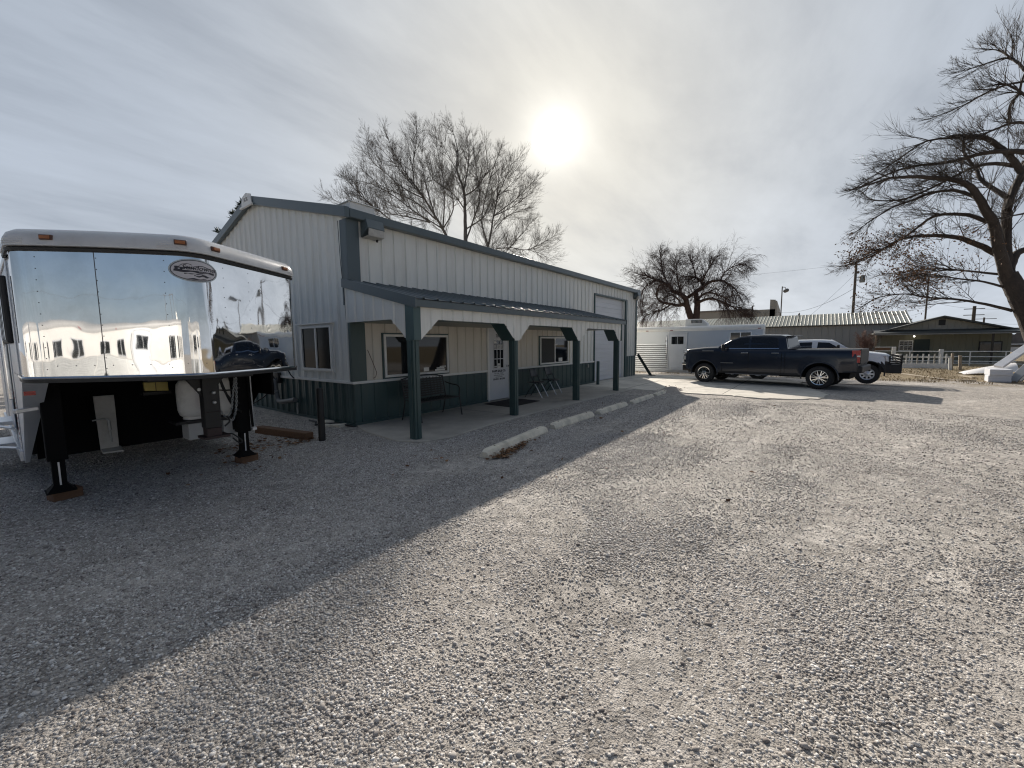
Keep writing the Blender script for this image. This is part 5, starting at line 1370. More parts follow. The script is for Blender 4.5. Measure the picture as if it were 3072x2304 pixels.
# building with stepped parapet beyond the barn
fb = thing('parapet_building', 'tan flat roofed building with stepped parapet beyond the weeping tree', 'building', (95, 9, -.5))
def ga(a, d): return (d*math.cos(R(a)), d*math.sin(R(a)))
mb = MB(); mb.box(95, 110, 7.2, 21.0, -.5, 8.0); mb.prism([(95, 7.2, -.5), (95, 7.2, 9.8), (95, 8.1, 9.9), (95, 8.1, -.5)], (.5, 0, 0)); mb.prism([(95.01, 7.2, -.5), (95.01, 7.2, 9.6), (99.2, 6.9, 8.0), (99.2, 6.9, -.5)], (0, -.25, 0)); mb.box(94.6, 95.0, 8.9, 10.0, -.5, 7.4)
F_(mb, fb, 'wall', tan)
mb = MB(); mb.box(94.9, 110, 11.5, 21.1, 8.0, 8.35); F_(mb, fb, 'roof_edge', M('tan_dark', (.24, .21, .18), .7))
mb = MB(); mb.lathe([(.16, 0), (.16, 5.2), (.10, 5.3)], (94.2, 11.0, 3.4), (0, 0, 1), 10); mb.box(94.15, 94.25, 10.7, 11.0, 8.7, 8.85); F_(mb, fb, 'flue_pipe', pole_m)

# ------------------------------------------------------------------ poles and wires
def pole(name, label, x, y, top, r, cat, fn=None, m_=pole_m, group=None):
    t = thing(name, label, cat, (x, y, -.5), group=group)
    mb = MB(); mb.lathe([(r, 0), (r*.75, top+.5)], (0, 0, 0), (0, 0, 1), 10); mb.build('pole', m_, t, smooth=50)
    if fn: fn(t, top+.5)
    return t
def transformer(t, h):
    mb = MB(); mb.lathe([(.30, 0), (.32, .1), (.32, .85), (.24, .95), (.05, 1.0)], (0, -.75, h-3.0), (0, 0, 1), 14); mb.build('transformer', M('transformer_grey', (.20, .21, .20), .5), t, smooth=40)
    mb = MB(); mb.box(-.05, .05, -.5, 0, h-2.7, h-2.6); mb.box(-.05, .05, -.5, 0, h-2.3, h-2.2); mb.build('bracket', galv, t)
    mb = MB(); mb.bar((-.0, -.5, h-.55), (0, .9, h-.35), .10, .12); mb.lathe([(.05, 0), (.06, .2), (.03, .3)], (0, .75, h-.30), (0, 0, 1), 8); mb.build('crossarm', pole_m, t)
    mb = MB(); mb.lathe([(.10, 0), (.12, .3), (.05, .35)], (0, -.25, h-1.75), (0, 0, 1), 8); mb.tube(arc([(0, -.75, h-2.0), (0, -1.15, h-2.2), (0, -1.25, h-3.0), (0, -1.2, h-4.0)]), .03, 5); mb.build('fuse_holder', trim_bk, t)
x_, y_ = ga(-2.73, 75)
pole('utility_pole', 'tall wooden utility pole with transformer can behind the barn', x_, y_, 12.7, .19, 'utility pole', transformer, group=None)
def lamp1(t, h):
    mb = MB(); mb.lathe([(.02, -.2), (.30, -.15), (.42, .12), (.30, .3), (.05, .35)], (0, -.55, h-.75), (0, .45, 1), 14); mb.build('lamp_head', M('lamp_grey', (.12, .12, .12), .5), t, smooth=40)
    mb = MB(); mb.tube([(0, 0, h-.1), (0, -.35, h-.15), (0, -.5, h-.45)], .05, 6); mb.build('lamp_arm', pole_m, t)
x_, y_ = ga(3.75, 76)
pole('light_pole', 'slim light pole with one tilted round lamp above the barn roof', x_, y_, 10.1, .10, 'light pole', lamp1)
def lamp2(t, h):
    mb = MB(); mb.bar((0, -1.1, h), (0, 1.1, h), .08, .08); mb.build('crossarm', pole_m, t)
    for y in (-.95, .95):
        mb = MB(); mb.lathe([(.05, -.1), (.32, 0), (.36, .15), (.1, .3)], (0, y, h-.22), (-.5, 0, 1), 12); mb.build('lamp_head', M('lamp_grey', (.12, .12, .12), .5), t, smooth=40)
x_, y_ = ga(-8.25, 75)
pole('light_pole', 'light pole with two lamps on a crossarm, behind the branches over the barn end', x_, y_, 9.75, .11, 'light pole', lamp2)
def cross(t, h):
    for z in (h-.5, h-1.6): 
        mb = MB(); mb.bar((0, -1.3, z), (0, 1.3, z), .12, .12); mb.build('crossarm', pole_m, t)
    for y in (-.6, .5):
        mb = MB(); mb.lathe([(.35, 0), (.36, .1), (.36, 1.1), (.1, 1.2)], (0, y, h-4.0), (0, 0, 1), 12); mb.build('transformer', M('transformer_grey', (.20, .21, .20), .5), t)
x_, y_ = ga(-11.4, 112)
pole('utility_pole', 'distant utility pole with two transformers above the green house roof', x_, y_, 7.7, .30, 'utility pole', cross)
def cross2(t, h):
    mb = MB(); mb.bar((0, -1.8, h-.3), (0, 1.8, h-.3), .12, .12); mb.build('crossarm', pole_m, t)
x_, y_ = ga(-12.05, 135)
pole('utility_pole', 'thin far utility pole with a single crossarm right of the transformer pole', x_, y_, 6.4, .20, 'utility pole', cross2)
def wire(p, q, sag, label, r=.018):
    p = Vector(p); q = Vector(q); pts_ = []
    for i in range(25):
        t = i/24; c = p.lerp(q, t); c.z -= sag*4*t*(1-t); pts_.append(c)
    mb = MB(); mb.tube(pts_, r, 4); return tag(mb.build('overhead_wire', M('wire', (.05, .05, .05), .6)), label, 'wire', 'overhead wires')
pa = ga(-2.73, 75); pb = ga(4.3, 92); pc = ga(-11.4, 112)
wire((*pa, 9.0), (pb[0], pb[1], 7.2), 1.2, 'overhead wire sagging from the transformer pole to the tan building', .022)
wire((*pa, 12.4), (70, 38, 13.6), .9, 'faint overhead wire running left from the top of the transformer pole', .012)
wire((*pa, 12.3), (*pc, 7.3), 1.5, 'overhead wire from the transformer pole towards the distant right pole', .016)
wire((*pc, 7.2), (118, -44, 8.0), .6, 'upper overhead wire leaving the frame right of the distant pole', .022)
wire((*pc, 4.6), (128, -46, 5.2), .5, 'lower overhead wire leaving the frame above the house porch', .022)
wire((*pa, 11.0), (66, 3.0, 3.0), .2, 'guy wire slanting down from the transformer pole to behind the barn', .012)

# trailers across the yard that the mirror nose reflects
ws_ = M('white_trailer', (.56, .55, .53), .35, var=.04, vscale=1.5)
horse_trailer('long white horse trailer across the yard with a row of dark windows', (-9.6, -6.65, 0), R(121.5), 14.5, ws_, corr=None, skirt=galv, doors=(5.6,), wins=((.7, 1.2, 1.35, 1.95), (1.7, 2.2, 1.35, 1.95), (2.8, 3.4, 1.35, 1.95), (4.1, 4.7, 1.35, 1.95), (7.2, 7.9, 1.35, 1.95), (8.6, 9.3, 1.35, 1.95), (10.6, 11.2, 1.35, 1.95), (11.8, 12.4, 1.35, 1.95)), ac=3.0, group='white trailers facing the mirror nose')
horse_trailer('white horse trailer with ribbed lower side parked behind the camera', (4.5, -15.8, 0), R(162), 11.0, ws_, corr=None, skirt=galv, doors=(4.0,), wins=((1.0, 1.7, 1.55, 2.1), (2.4, 3.1, 1.55, 2.1), (6.4, 7.1, 1.55, 2.1), (8.6, 9.3, 1.55, 2.1)), ac=5.4, group='white trailers facing the mirror nose')
pole('utility_pole', 'wooden utility pole standing beyond the white trailers across the yard', -80, -40, 11.5, .16, 'utility pole', cross2)
wire((-80, -40, 11.2), (-110, 20, 11.5), 1.0, 'overhead wire crossing the sky beyond the white trailers', .03)
wire((-80, -40, 11.2), (-40, -110, 11.5), 1.0, 'overhead wire running south from the pole beyond the white trailers', .03)
horse_trailer('white horse trailer with two windows at the back of the yard', (-17.4, 6.5, 0), R(104), 9.0, ws_, corr=None, skirt=galv, doors=(3.6,), wins=((1.0, 1.7, 1.35, 1.95), (5.2, 5.9, 1.35, 1.95)), ac=False, group='white trailers facing the mirror nose')

# ------------------------------------------------------------------ white fences
fz = gz(47, 0)-.02
fence = thing('rail_fence', 'white pipe rail fence with three rails before the green house', 'fence', (47.5, -9, fz))
for z in (.68, .27, -.10):
    mb = MB(); mb.tube([(47.5, -5.0, z), (47.5, -12.0, z+.01)], .035, 8); F_(mb, fence, 'rail', white, smooth=50)
for y in (-6.15, -9.6, -11.45):
    mb = MB(); mb.tube([(47.5, y, fz), (47.5, y, .70)], .04, 8); F_(mb, fence, 'post', white)
for y, h in ((-5.15, 1.05), (-7.98, .85)):
    mb = MB(); mb.box(47.38, 47.56, y-.13, y+.13, fz, h); F_(mb, fence, 'gate_post', white, bevel=.02)
pf = thing('picket_panel', 'white picket panel with solid base leaning before the rail fence', 'fence panel', (40, -6, -.35))
mb = MB(); mb.box(40, 40.08, -7.35, -4.6, -.36, -.02); F_(mb, pf, 'base_board', white)
for i, y in enumerate(np.linspace(-4.75, -7.0, 9)):
    mb = MB(); mb.box(40.0, 40.05, y-.035, y+.035, -.02, .66-.03*(i % 2)); F_(mb, pf, 'picket', white if i % 3 else M('grey_picket', (.45, .42, .36), .7))
for y in (-7.28, ):
    mb = MB(); mb.box(39.95, 40.1, y-.06, y+.06, -.38, .70); F_(mb, pf, 'end_post', M('worn_post', (.34, .28, .21), .8, var=.2, vscale=9))
mb = MB(); mb.box(40.06, 40.10, -7.25, -4.7, .38, .43); F_(mb, pf, 'rail', white)
for y, h, lab, m_ in ((-6.98, .42, 'short white post leaning beside the picket panel', white), (-7.42, .62, 'weathered tan timber post right of the picket panel', M('worn_post', (.34, .28, .21), .8))):
    mb = MB(); mb.prism([(-.07, -.07, -.8), (.07, -.07, -.8), (.07, .07, -.8), (-.07, .07, -.8)], (0, .05, h+.4)); o = mb.build('fence_post', m_, bevel=.01); o.location = (38.6, y, .38); tag(o, lab, 'post')
# wooden rack by the house
wr = thing('wood_rack', 'brown wooden box rail by the left porch post of the house', 'wood rack', (49.5, -4.7, fz))
mb = MB(); mb.box(49.45, 49.55, -5.5, -4.1, 1.0, 1.06); mb.box(49.45, 49.55, -5.5, -4.1, .66, .72); F_(mb, wr, 'rail', white)
mb = MB(); mb.box(49.5, 49.9, -5.1, -4.15, .70, .98); F_(mb, wr, 'box', wood)
# scrap panels at the right edge
sp = M('foam_panel', (.66, .67, .70), .6, var=.06, vscale=3, dirt=(.45, .44, .42), dirt_amt=.3)
zb2 = gz(27.5, -6)
for k, (z0, z1, lab) in enumerate(((zb2, zb2+.285, 'lower white foam block at the right edge, under its twin'), (zb2+.29, zb2+.57, 'upper white foam block stacked on its twin at the right edge'))):
    mb = MB(); mb.box(-.5, .5, -.33, .33, 0, z1-z0); mb.box(-.52, -.501, -.34, .33, .02, .12); o = mb.build('foam_block', sp, bevel=.02); o.location = (27.6, -6.48, z0); o.rotation_euler = (0, 0, R(-6+3*k)); tag(o, lab, 'block', 'stacked white blocks')
for i, (a, b2, w, lab) in enumerate((((28.4, -6.65, .35), (29.2, -7.75, 1.35), .30, 'broad white board tilted up to the right against the old tree'), ((27.4, -6.85, zb2+.05), (28.0, -7.75, .95), .16, 'narrow grey board tilted beside the foam blocks'), ((27.7, -7.05, zb2+.05), (28.4, -7.95, .75), .14, 'lowest tilted grey board at the right edge'))):
    mb = MB(); mb.bar(a, b2, .34, w*.35, upv=(-.6, .5, .6)); tag(mb.build('tilted_board', sp if i == 0 else M('grey_board', (.30, .31, .32), .6), bevel=.01), lab, 'board', 'tilted boards at the right edge')
mb = MB(); rows = []
for i in range(15):
    rows.append([(33.0+1.6*j/8-(.3*i/14), -6.5-1.9*i/14, gz(33, 0)-.02+(.08+.62*(i/14)**.8)*math.sin(PI*min(1, j/8*.9+.08))**.7+.02*mnoise.noise(Vector((i*.5, j*.6, 2)))) for j in range(9)])
mb.grid(rows); o = mb.build('white_sheet', M('white_sheet', (.74, .72, .70), .5, var=.06, vscale=2), smooth=60); tag(o, 'crumpled white sheet over a heap behind the foam blocks', 'sheet')
for i, (a, b2, lab) in enumerate((((31.5, -3.85, .03), (28.2, -4.75, .03), 'long pale plank lying from the white pickup across dead grass'), ((28.0, -4.7, .02), (26.9, -5.2, .02), 'second pale plank continuing the long one on dirt'), ((27.6, -4.6, .03), (27.1, -5.75, .05), 'grey weathered plank among dead branches near the foam blocks'), ((31.0, -6.0, .03), (29.6, -6.2, .03), 'short yellowish board before the white sheet'))):
    a = Vector(a); b2 = Vector(b2); a.z += gz(a.x, a.y); b2.z += gz(b2.x, b2.y)
    mb = MB(); mb.bar(a, b2, .16, .045); tag(mb.build('plank', M('pale_plank', (.42, .35, .26), .8, var=.2, vscale=4), bevel=.006), lab, 'plank', 'planks on the dirt')
pc_ = thing('parked_car', 'small distant white car beyond the house porch', 'car', (90, -22.2, -.45), R(80))
mb = MB(); mb.prism([(-2.1, -.85, .35), (2.1, -.85, .35), (2.15, -.85, .8), (1.1, -.85, .95), (.6, -.85, 1.4), (-1.2, -.85, 1.42), (-1.9, -.85, .98), (-2.15, -.85, .9)], (0, 1.7, 0)); mb.build('body', M('car_white', (.6, .6, .6), .3), pc_, bevel=.06)
mb = MB(); mb.prism([(.95, -.86, .98), (.55, -.86, 1.34), (-1.1, -.86, 1.36), (-1.6, -.86, 1.0)], (0, 1.72, 0)); mb.build('window', glass, pc_)
for x in (-1.3, 1.35):
    for s_ in (-.86, .70):
        mb = MB(); mb.lathe([(.32, 0), (.32, .16)], (x, s_, .32), (0, 1, 0), 16); mb.build('wheel', rubber, pc_)
mb = MB()
random.seed(5)
rows = [[], []]
for i in range(160):
    a = -26+i*.22; d = 190; x, y = ga(a, d); rows[0].append((x, y, -1)); rows[1].append((x, y, 3.4+1.6*mnoise.noise(Vector((a*.5, 1, 2)))+1.2*mnoise.noise(Vector((a*3, 1, 2)))))
mb.grid(rows); back = [[(p[0]*1.06, p[1]*1.06, p[2]*.8) for p in r] for r in rows]; mb.grid([rows[1], back[1]])
o = mb.build('far_treeline', M('far_trees', (.16, .145, .135), .95, var=.3, vscale=.6)); o['kind'] = 'stuff'

# ------------------------------------------------------------------ trees
# limb courses: points (m), radius at start and end
OLD_TREE = [([(18.21,-5.42,0.39),(18.27,-5.22,1.0),(18.33,-5.01,1.63),(18.38,-4.83,2.2),(18.42,-4.66,2.65),(18.46,-4.49,3.08),(18.5,-4.32,3.51)],0.318,0.191),
 ([(18.49,-4.36,3.25),(18.3,-4.18,3.76),(18.1,-3.99,4.31),(17.9,-3.82,4.91),(17.71,-3.62,5.23),(17.52,-3.39,5.63),(17.33,-3.17,5.92),(17.15,-2.87,6.1),(16.97,-2.49,6.2),(16.8,-2.02,6.3),(16.61,-1.65,6.32),(16.4,-1.42,6.29),(16.2,-1.02,6.19),(15.99,-0.62,6.03)],0.159,0.012),
 ([(18.49,-4.36,3.38),(18.65,-4.28,4.12),(18.79,-4.27,4.75),(18.92,-4.27,5.51),(19.04,-4.38,6.0),(19.14,-4.53,6.41),(19.26,-4.61,6.86)],0.142,0.082),
 ([(18.49,-4.37,6.38),(18.37,-4.18,6.68),(18.27,-3.91,7.05),(18.18,-3.54,7.42),(18.09,-3.13,7.56),(17.98,-2.81,7.61)],0.089,0.054),
 ([(17.94,-3.08,7.51),(17.73,-2.46,7.55),(17.47,-2.1,7.42),(17.22,-1.67,7.07),(16.95,-1.24,6.72),(16.69,-0.69,6.31)],0.032,0.012),
 ([(18.46,-4.5,6.85),(18.27,-4.33,6.85),(18.13,-3.93,6.93),(17.99,-3.51,6.95),(17.85,-3.09,6.87),(17.7,-2.62,6.82),(17.54,-2.09,6.83),(17.38,-1.55,6.74),(17.19,-1.0,6.5),(16.99,-0.51,6.3)],0.083,0.015),
 ([(18.52,-4.23,6.59),(18.38,-3.84,6.71),(18.22,-3.46,6.69),(18.05,-3.15,6.55),(17.87,-2.88,6.39),(17.7,-2.47,6.16),(17.55,-1.89,5.93),(17.37,-1.38,5.92),(17.17,-0.97,6.01)],0.058,0.015),
 ([(18.54,-4.16,5.74),(18.83,-3.94,6.11),(19.12,-3.71,6.53),(19.38,-3.63,6.96),(19.66,-3.42,7.51),(19.91,-3.4,8.09)],0.07,0.03),
 ([(18.26,-3.53,5.77),(18.11,-3.2,5.97),(17.94,-2.87,6.05),(17.79,-2.44,6.02),(17.63,-2.01,5.86),(17.46,-1.57,5.69),(17.28,-1.07,5.34),(17.08,-0.78,5.06)],0.058,0.012),
 ([(18.22,-3.75,5.04),(18.1,-3.4,5.26),(17.97,-3.01,5.35),(17.85,-2.62,5.35),(17.7,-2.33,5.15),(17.56,-1.95,4.79),(17.41,-1.45,4.44),(17.27,-0.88,4.12),(17.1,-0.38,4.01)],0.064,0.012),
 ([(18.54,-4.15,4.08),(18.32,-3.68,4.4),(18.1,-3.17,4.66),(17.86,-2.66,4.76),(17.61,-2.15,4.77),(17.34,-1.73,4.65),(17.06,-1.37,4.39),(16.79,-0.54,3.95)],0.095,0.012),
 ([(18.98,-4.48,9.03),(19.15,-4.39,9.11),(19.35,-4.13,9.22),(19.55,-3.86,9.26),(19.75,-3.6,9.23),(19.94,-3.31,9.16),(20.14,-2.96,9.14),(20.33,-2.63,9.14)],0.038,0.01),
 ([(19.26,-4.59,9.15),(19.39,-4.42,9.55),(19.5,-4.31,9.83),(19.63,-4.11,10.11),(19.77,-3.79,10.19),(19.92,-3.44,10.23),(20.07,-3.07,10.32)],0.051,0.01),
 ([(19.43,-4.29,9.8),(19.68,-4.11,10.22),(19.91,-3.95,10.55),(20.18,-3.63,10.88)],0.032,0.01),
 ([(18.47,-4.45,7.62),(18.27,-4.27,7.65),(18.08,-4.0,7.65),(17.91,-3.64,7.52),(17.73,-3.35,7.37),(17.54,-3.03,7.17)],0.051,0.012),
 ([(19.0,-4.37,9.37),(19.14,-4.34,9.09),(19.27,-4.34,8.85),(19.42,-4.23,8.62),(19.54,-4.27,8.21)],0.019,0.038),
 ([(18.49,-4.38,3.09),(18.25,-3.83,3.31),(18.01,-3.24,3.44),(17.77,-2.53,3.62),(17.48,-2.01,3.54)],0.038,0.01),
 ([(18.46,-4.48,2.44),(18.29,-3.89,2.66),(18.1,-3.3,2.82),(17.91,-2.6,2.92),(17.68,-2.07,3.05),(17.44,-1.43,2.97),(17.17,-1.01,2.67)],0.048,0.01),
 ([(18.54,-4.14,3.54),(19.01,-3.59,3.76),(19.47,-2.97,3.97),(19.92,-2.28,4.0),(20.33,-1.74,4.04)],0.038,0.01),
 ([(18.5,-4.34,3.64),(18.77,-4.5,4.11),(19.01,-4.76,4.27),(19.22,-5.17,4.47),(19.4,-5.62,5.05),(19.6,-6.01,5.76)],0.121,0.038),
 ([(18.53,-4.19,5.37),(18.8,-4.38,6.15),(19.05,-4.62,6.91),(19.32,-4.76,7.34),(19.6,-4.89,7.78)],0.095,0.03),
 ([(19.44,-4.7,7.15),(19.98,-5.29,7.92),(20.51,-5.87,8.76),(21.06,-6.37,9.77)],0.07,0.03),
 ([(19.31,-5.2,4.48),(18.86,-5.57,4.03),(18.39,-5.97,3.61),(17.96,-6.2,3.07)],0.058,0.02),
 ([(19.32,-4.76,8.2),(19.24,-4.4,8.83),(19.15,-4.01,9.18),(19.05,-3.68,9.19)],0.045,0.015),
 ([(18.42,-4.66,5.2),(18.23,-4.39,5.14),(18.04,-4.11,5.09),(17.86,-3.73,4.98),(17.67,-3.43,4.73)],0.032,0.01)]
SHOP_TREE = [([(20.0,19.6,-0.25),(20.19,19.4,3.75),(20.26,19.33,6.34),(20.35,19.23,8.47)],0.42,0.3),
 ([(20.15,19.44,5.05),(19.52,19.81,7.98),(19.05,20.01,9.16),(18.57,20.2,9.91),(17.98,20.47,10.85),(17.46,20.68,11.54),(16.82,20.96,12.34),(16.25,21.17,13.26),(15.65,21.39,14.72)],0.2,0.012),
 ([(20.35,19.23,8.47),(20.42,19.3,10.59),(20.46,19.41,11.87),(20.25,19.77,13.13),(20.32,19.84,14.82),(19.97,20.33,16.7)],0.22,0.012),
 ([(20.31,19.27,11.8),(20.85,19.39,13.23),(21.26,19.62,14.68),(21.33,20.23,16.99)],0.1,0.012),
 ([(20.3,19.28,11.39),(20.52,18.31,11.8),(20.59,17.46,12.81),(20.13,17.24,14.37)],0.09,0.012),
 ([(20.39,19.19,4.62),(21.13,18.63,6.8),(21.61,18.32,8.3),(21.99,18.13,10.32),(22.3,18.02,11.65),(22.49,18.04,12.73),(23.02,17.64,14.66)],0.18,0.012),
 ([(21.99,18.13,10.32),(22.33,17.17,10.64),(22.69,16.13,11.18),(22.8,15.37,11.62)],0.07,0.01),
 ([(22.04,18.07,9.46),(22.88,17.82,10.38),(23.72,17.54,10.88),(24.87,16.78,11.42)],0.06,0.01),
 ([(18.67,20.19,9.68),(17.58,20.76,10.57),(16.43,21.3,11.0),(15.41,21.68,11.33),(14.26,22.1,12.17)],0.09,0.01),
 ([(17.67,21.07,11.61),(17.86,21.35,13.17),(18.3,21.41,14.93),(18.49,21.69,16.29)],0.07,0.01),
 ([(18.7,20.84,9.65),(18.07,21.87,10.52),(17.29,22.97,11.54),(16.48,24.02,12.2),(15.42,25.15,12.48)],0.08,0.01),
 ([(20.39,19.19,4.62),(21.05,17.85,7.54),(21.55,16.6,7.91),(21.97,15.34,7.68),(22.24,14.22,8.04),(22.41,13.19,8.46)],0.09,0.01),
 ([(22.14,15.46,7.72),(23.07,14.96,7.56),(23.77,14.79,7.23)],0.03,0.01),
 ([(20.08,19.51,4.61),(18.39,20.58,7.89),(16.62,21.53,9.15),(15.06,22.17,10.21),(14.26,22.22,10.74),(13.54,22.2,11.32)],0.11,0.01),
 ([(19.51,20.5,9.35),(19.82,20.62,11.13),(19.99,20.87,12.91),(19.98,21.3,14.61),(20.09,21.6,16.67)],0.09,0.01),
 ([(18.22,20.74,10.97),(17.3,21.76,11.67),(16.63,22.53,12.52),(16.01,23.22,13.44),(15.92,23.52,15.05)],0.07,0.01),
 ([(20.25,19.77,13.13),(19.44,19.87,14.02),(18.7,19.89,14.86)],0.05,0.01),
 ([(22.24,17.98,11.63),(23.25,17.51,12.66),(24.03,17.29,13.71)],0.05,0.01),
 ([(16.78,21.16,8.09),(15.38,21.78,9.22),(14.0,22.3,9.74),(12.55,22.77,10.03)],0.06,0.01),
 ([(20.35,19.23,8.47),(20.97,18.93,10.23),(21.4,18.82,11.58),(21.46,19.13,13.36),(21.5,19.46,15.73)],0.1,0.012),
 ([(21.36,18.1,8.23),(20.91,18.25,9.67),(20.9,17.87,11.24),(21.11,17.24,13.16),(21.18,16.75,14.08)],0.1,0.012),
 ([(19.31,20.28,9.27),(19.46,19.43,10.38),(19.01,19.17,11.4),(18.34,19.13,12.36)],0.08,0.012),
 ([(18.95,20.61,10.08),(18.95,21.29,11.87),(19.06,21.85,13.7),(19.5,22.14,15.85)],0.09,0.012),
 ([(22.17,17.91,11.59),(22.77,17.69,12.9),(23.31,17.53,13.97),(23.9,17.3,14.36)],0.05,0.01),
 ([(21.99,18.13,10.32),(22.65,16.74,11.3),(22.89,15.84,11.99),(22.76,15.44,12.11)],0.06,0.01),
 ([(18.7,20.84,9.65),(17.03,21.38,9.77),(15.52,21.69,9.69),(14.61,21.51,9.88)],0.08,0.012),
 ([(19.31,20.28,9.27),(18.83,21.62,10.16),(17.89,23.25,10.92),(17.49,24.37,11.73)],0.08,0.012),
 ([(20.39,19.19,9.31),(21.54,18.92,10.11),(22.52,18.8,11.01),(23.33,18.86,11.59)],0.08,0.012),
 ([(20.35,19.23,10.56),(19.36,19.29,11.29),(17.98,19.69,11.93),(17.32,19.39,12.55)],0.08,0.012),
 ([(18.48,21.04,11.11),(17.54,21.39,12.05),(16.62,21.7,12.93),(15.6,22.04,13.87)],0.07,0.012),
 ([(20.39,19.19,4.62),(22.13,17.96,7.3),(23.52,16.96,9.15),(24.4,16.58,10.33)],0.08,0.012)]
WEEPING_TREE = [([(35.08,8.09,0.91),(35.07,8.15,2.31),(35.06,8.19,3.53)],0.416,0.429),
 ([(35.03,8.29,3.42),(34.74,8.56,4.36),(34.48,8.68,5.06),(34.17,8.98,5.44),(33.8,9.52,5.72),(33.51,9.72,6.14),(33.13,10.2,6.41),(32.79,10.54,6.57),(32.39,11.06,6.84),(31.82,11.97,7.14)],0.268,0.023),
 ([(35.1,7.99,3.41),(35.36,7.99,4.81),(35.57,8.17,5.67),(35.93,7.74,6.05),(36.15,7.91,6.53),(36.3,8.38,6.93),(36.39,9.05,7.13)],0.282,0.047),
 ([(34.94,8.68,4.77),(35.11,9.36,4.66),(35.27,10.02,4.83),(35.34,10.96,5.13),(35.57,11.34,5.82),(35.97,11.19,6.55),(36.38,10.96,6.63)],0.161,0.039),
 ([(35.18,7.63,5.94),(34.9,7.03,6.3),(34.64,6.25,6.3),(34.33,5.72,6.0),(34.01,5.15,5.51),(33.68,4.67,4.65)],0.134,0.023),
 ([(35.07,8.11,5.61),(35.24,8.51,5.39),(35.42,8.81,5.26)],0.134,0.14),
 ([(34.09,9.89,6.22),(34.14,10.31,7.09),(34.23,10.58,8.13),(34.34,10.81,9.17)],0.081,0.02),
 ([(35.57,8.21,6.83),(36.24,8.61,7.85),(36.89,9.11,8.75)],0.081,0.02),
 ([(35.66,7.8,6.47),(35.02,7.19,7.29),(34.37,6.6,8.0)],0.081,0.02),
 ([(34.82,9.15,5.51),(35.4,9.55,6.61),(36.01,9.86,7.85),(36.61,10.17,8.96)],0.081,0.02),
 ([(34.44,6.22,6.27),(34.99,6.0,6.94),(35.58,5.45,7.42),(36.17,4.89,7.59)],0.067,0.02),
 ([(35.59,10.11,4.86),(34.77,10.54,4.37),(33.94,10.95,4.17),(33.06,11.5,3.76)],0.081,0.02),
 ([(35.11,7.94,4.78),(34.69,6.94,5.0),(34.25,5.89,4.58),(33.75,5.05,4.08),(33.25,4.12,3.41)],0.134,0.023),
 ([(32.85,10.55,6.58),(32.3,11.13,6.09),(31.86,11.39,5.32),(31.46,11.5,4.22)],0.06,0.02),
 ([(34.95,8.62,4.38),(34.02,8.92,4.72),(33.1,9.11,5.25),(32.11,9.56,5.4)],0.101,0.023),
 ([(35.11,7.94,5.06),(36.23,7.53,5.62),(37.36,6.96,5.56),(38.48,6.36,5.22)],0.12,0.023)]
OLD_TREE[0] = ([(18.10, -5.80, -.4), (18.14, -5.68, -.1)] + OLD_TREE[0][0], .40, .21)
WEEPING_TREE[0] = ([(35.08, 8.05, -.5)] + WEEPING_TREE[0][0], .48, .37)
class Twigs:
    def __init__(s): s.v = []; s.f = []; s.tips = []
    def tube(s, pts, rs, n):
        k = len(pts); b = len(s.v); ref = None
        for i in range(k):
            d = pts[min(i+1, k-1)]-pts[max(i-1, 0)]; d.normalize()
            if ref is None: ref = d.orthogonal()
            a = ref-d*ref.dot(d)
            if a.length < 1e-6: a = d.orthogonal()
            a.normalize(); ref = a; c = d.cross(a)
            for j in range(n):
                t = 2*PI*j/n; s.v.append(pts[i]+(a*math.cos(t)+c*math.sin(t))*rs[i])
        for i in range(k-1):
            for j in range(n): s.f.append((b+i*n+j, b+i*n+(j+1) % n, b+(i+1)*n+(j+1) % n, b+(i+1)*n+j))
    def build(s, name, mat, parent, loc):
        me = bpy.data.meshes.new(name); me.from_pydata([tuple(v-loc) for v in s.v], [], s.f); me.materials.append(mat)
        me.polygons.foreach_set('use_smooth', [True]*len(me.polygons)); me.update()
        o = bpy.data.objects.new(name, me); col.objects.link(o); o.parent = parent; return o
def rvec():
    while True:
        v = Vector((random.uniform(-1, 1), random.uniform(-1, 1), random.uniform(-1, 1)))
        if .05 < v.length < 1: return v.normalized()
def grow(tw, p, d, L, r, depth, cfg):
    n = 5 if L > .8 else (4 if L > .3 else 3)
    pts = [p.copy()]; d = d.normalized(); step = L/(n-1)
    for i in range(n-1):
        d = (d+rvec()*cfg['wander']+Vector((0, 0, cfg['up'][min(depth, 3)]))*.22).normalized(); pts.append(pts[-1]+d*step)
    rs = [r*(1-.72*i/(n-1)) for i in range(n)]
    tw.tube(pts, rs, 5 if r > .03 else (4 if r > .012 else 3))
    tw.tips.append((pts[-1], depth))
    if depth >= cfg['depth'] or L < cfg['min']: return
    k = max(2, int(cfg['kids'][min(depth, 3)]*random.uniform(.8, 1.25)))
    for i in range(k):
        t = random.uniform(.18, 1.0) if i else 1.0
        f = t*(n-1); j = min(int(f), n-2); q = pts[j].lerp(pts[j+1], f-j)
        dd = (pts[j+1]-pts[j]).normalized(); side = dd.cross(rvec()).normalized(); a = R(random.uniform(*cfg['ang']))*(.4 if i == 0 else 1)
        grow(tw, q, dd*math.cos(a)+side*math.sin(a), L*random.uniform(*cfg['ratio'])*(1-.35*t), max(cfg['rmin'], r*(1-.6*t)*random.uniform(.5, .75)), depth+1, cfg)
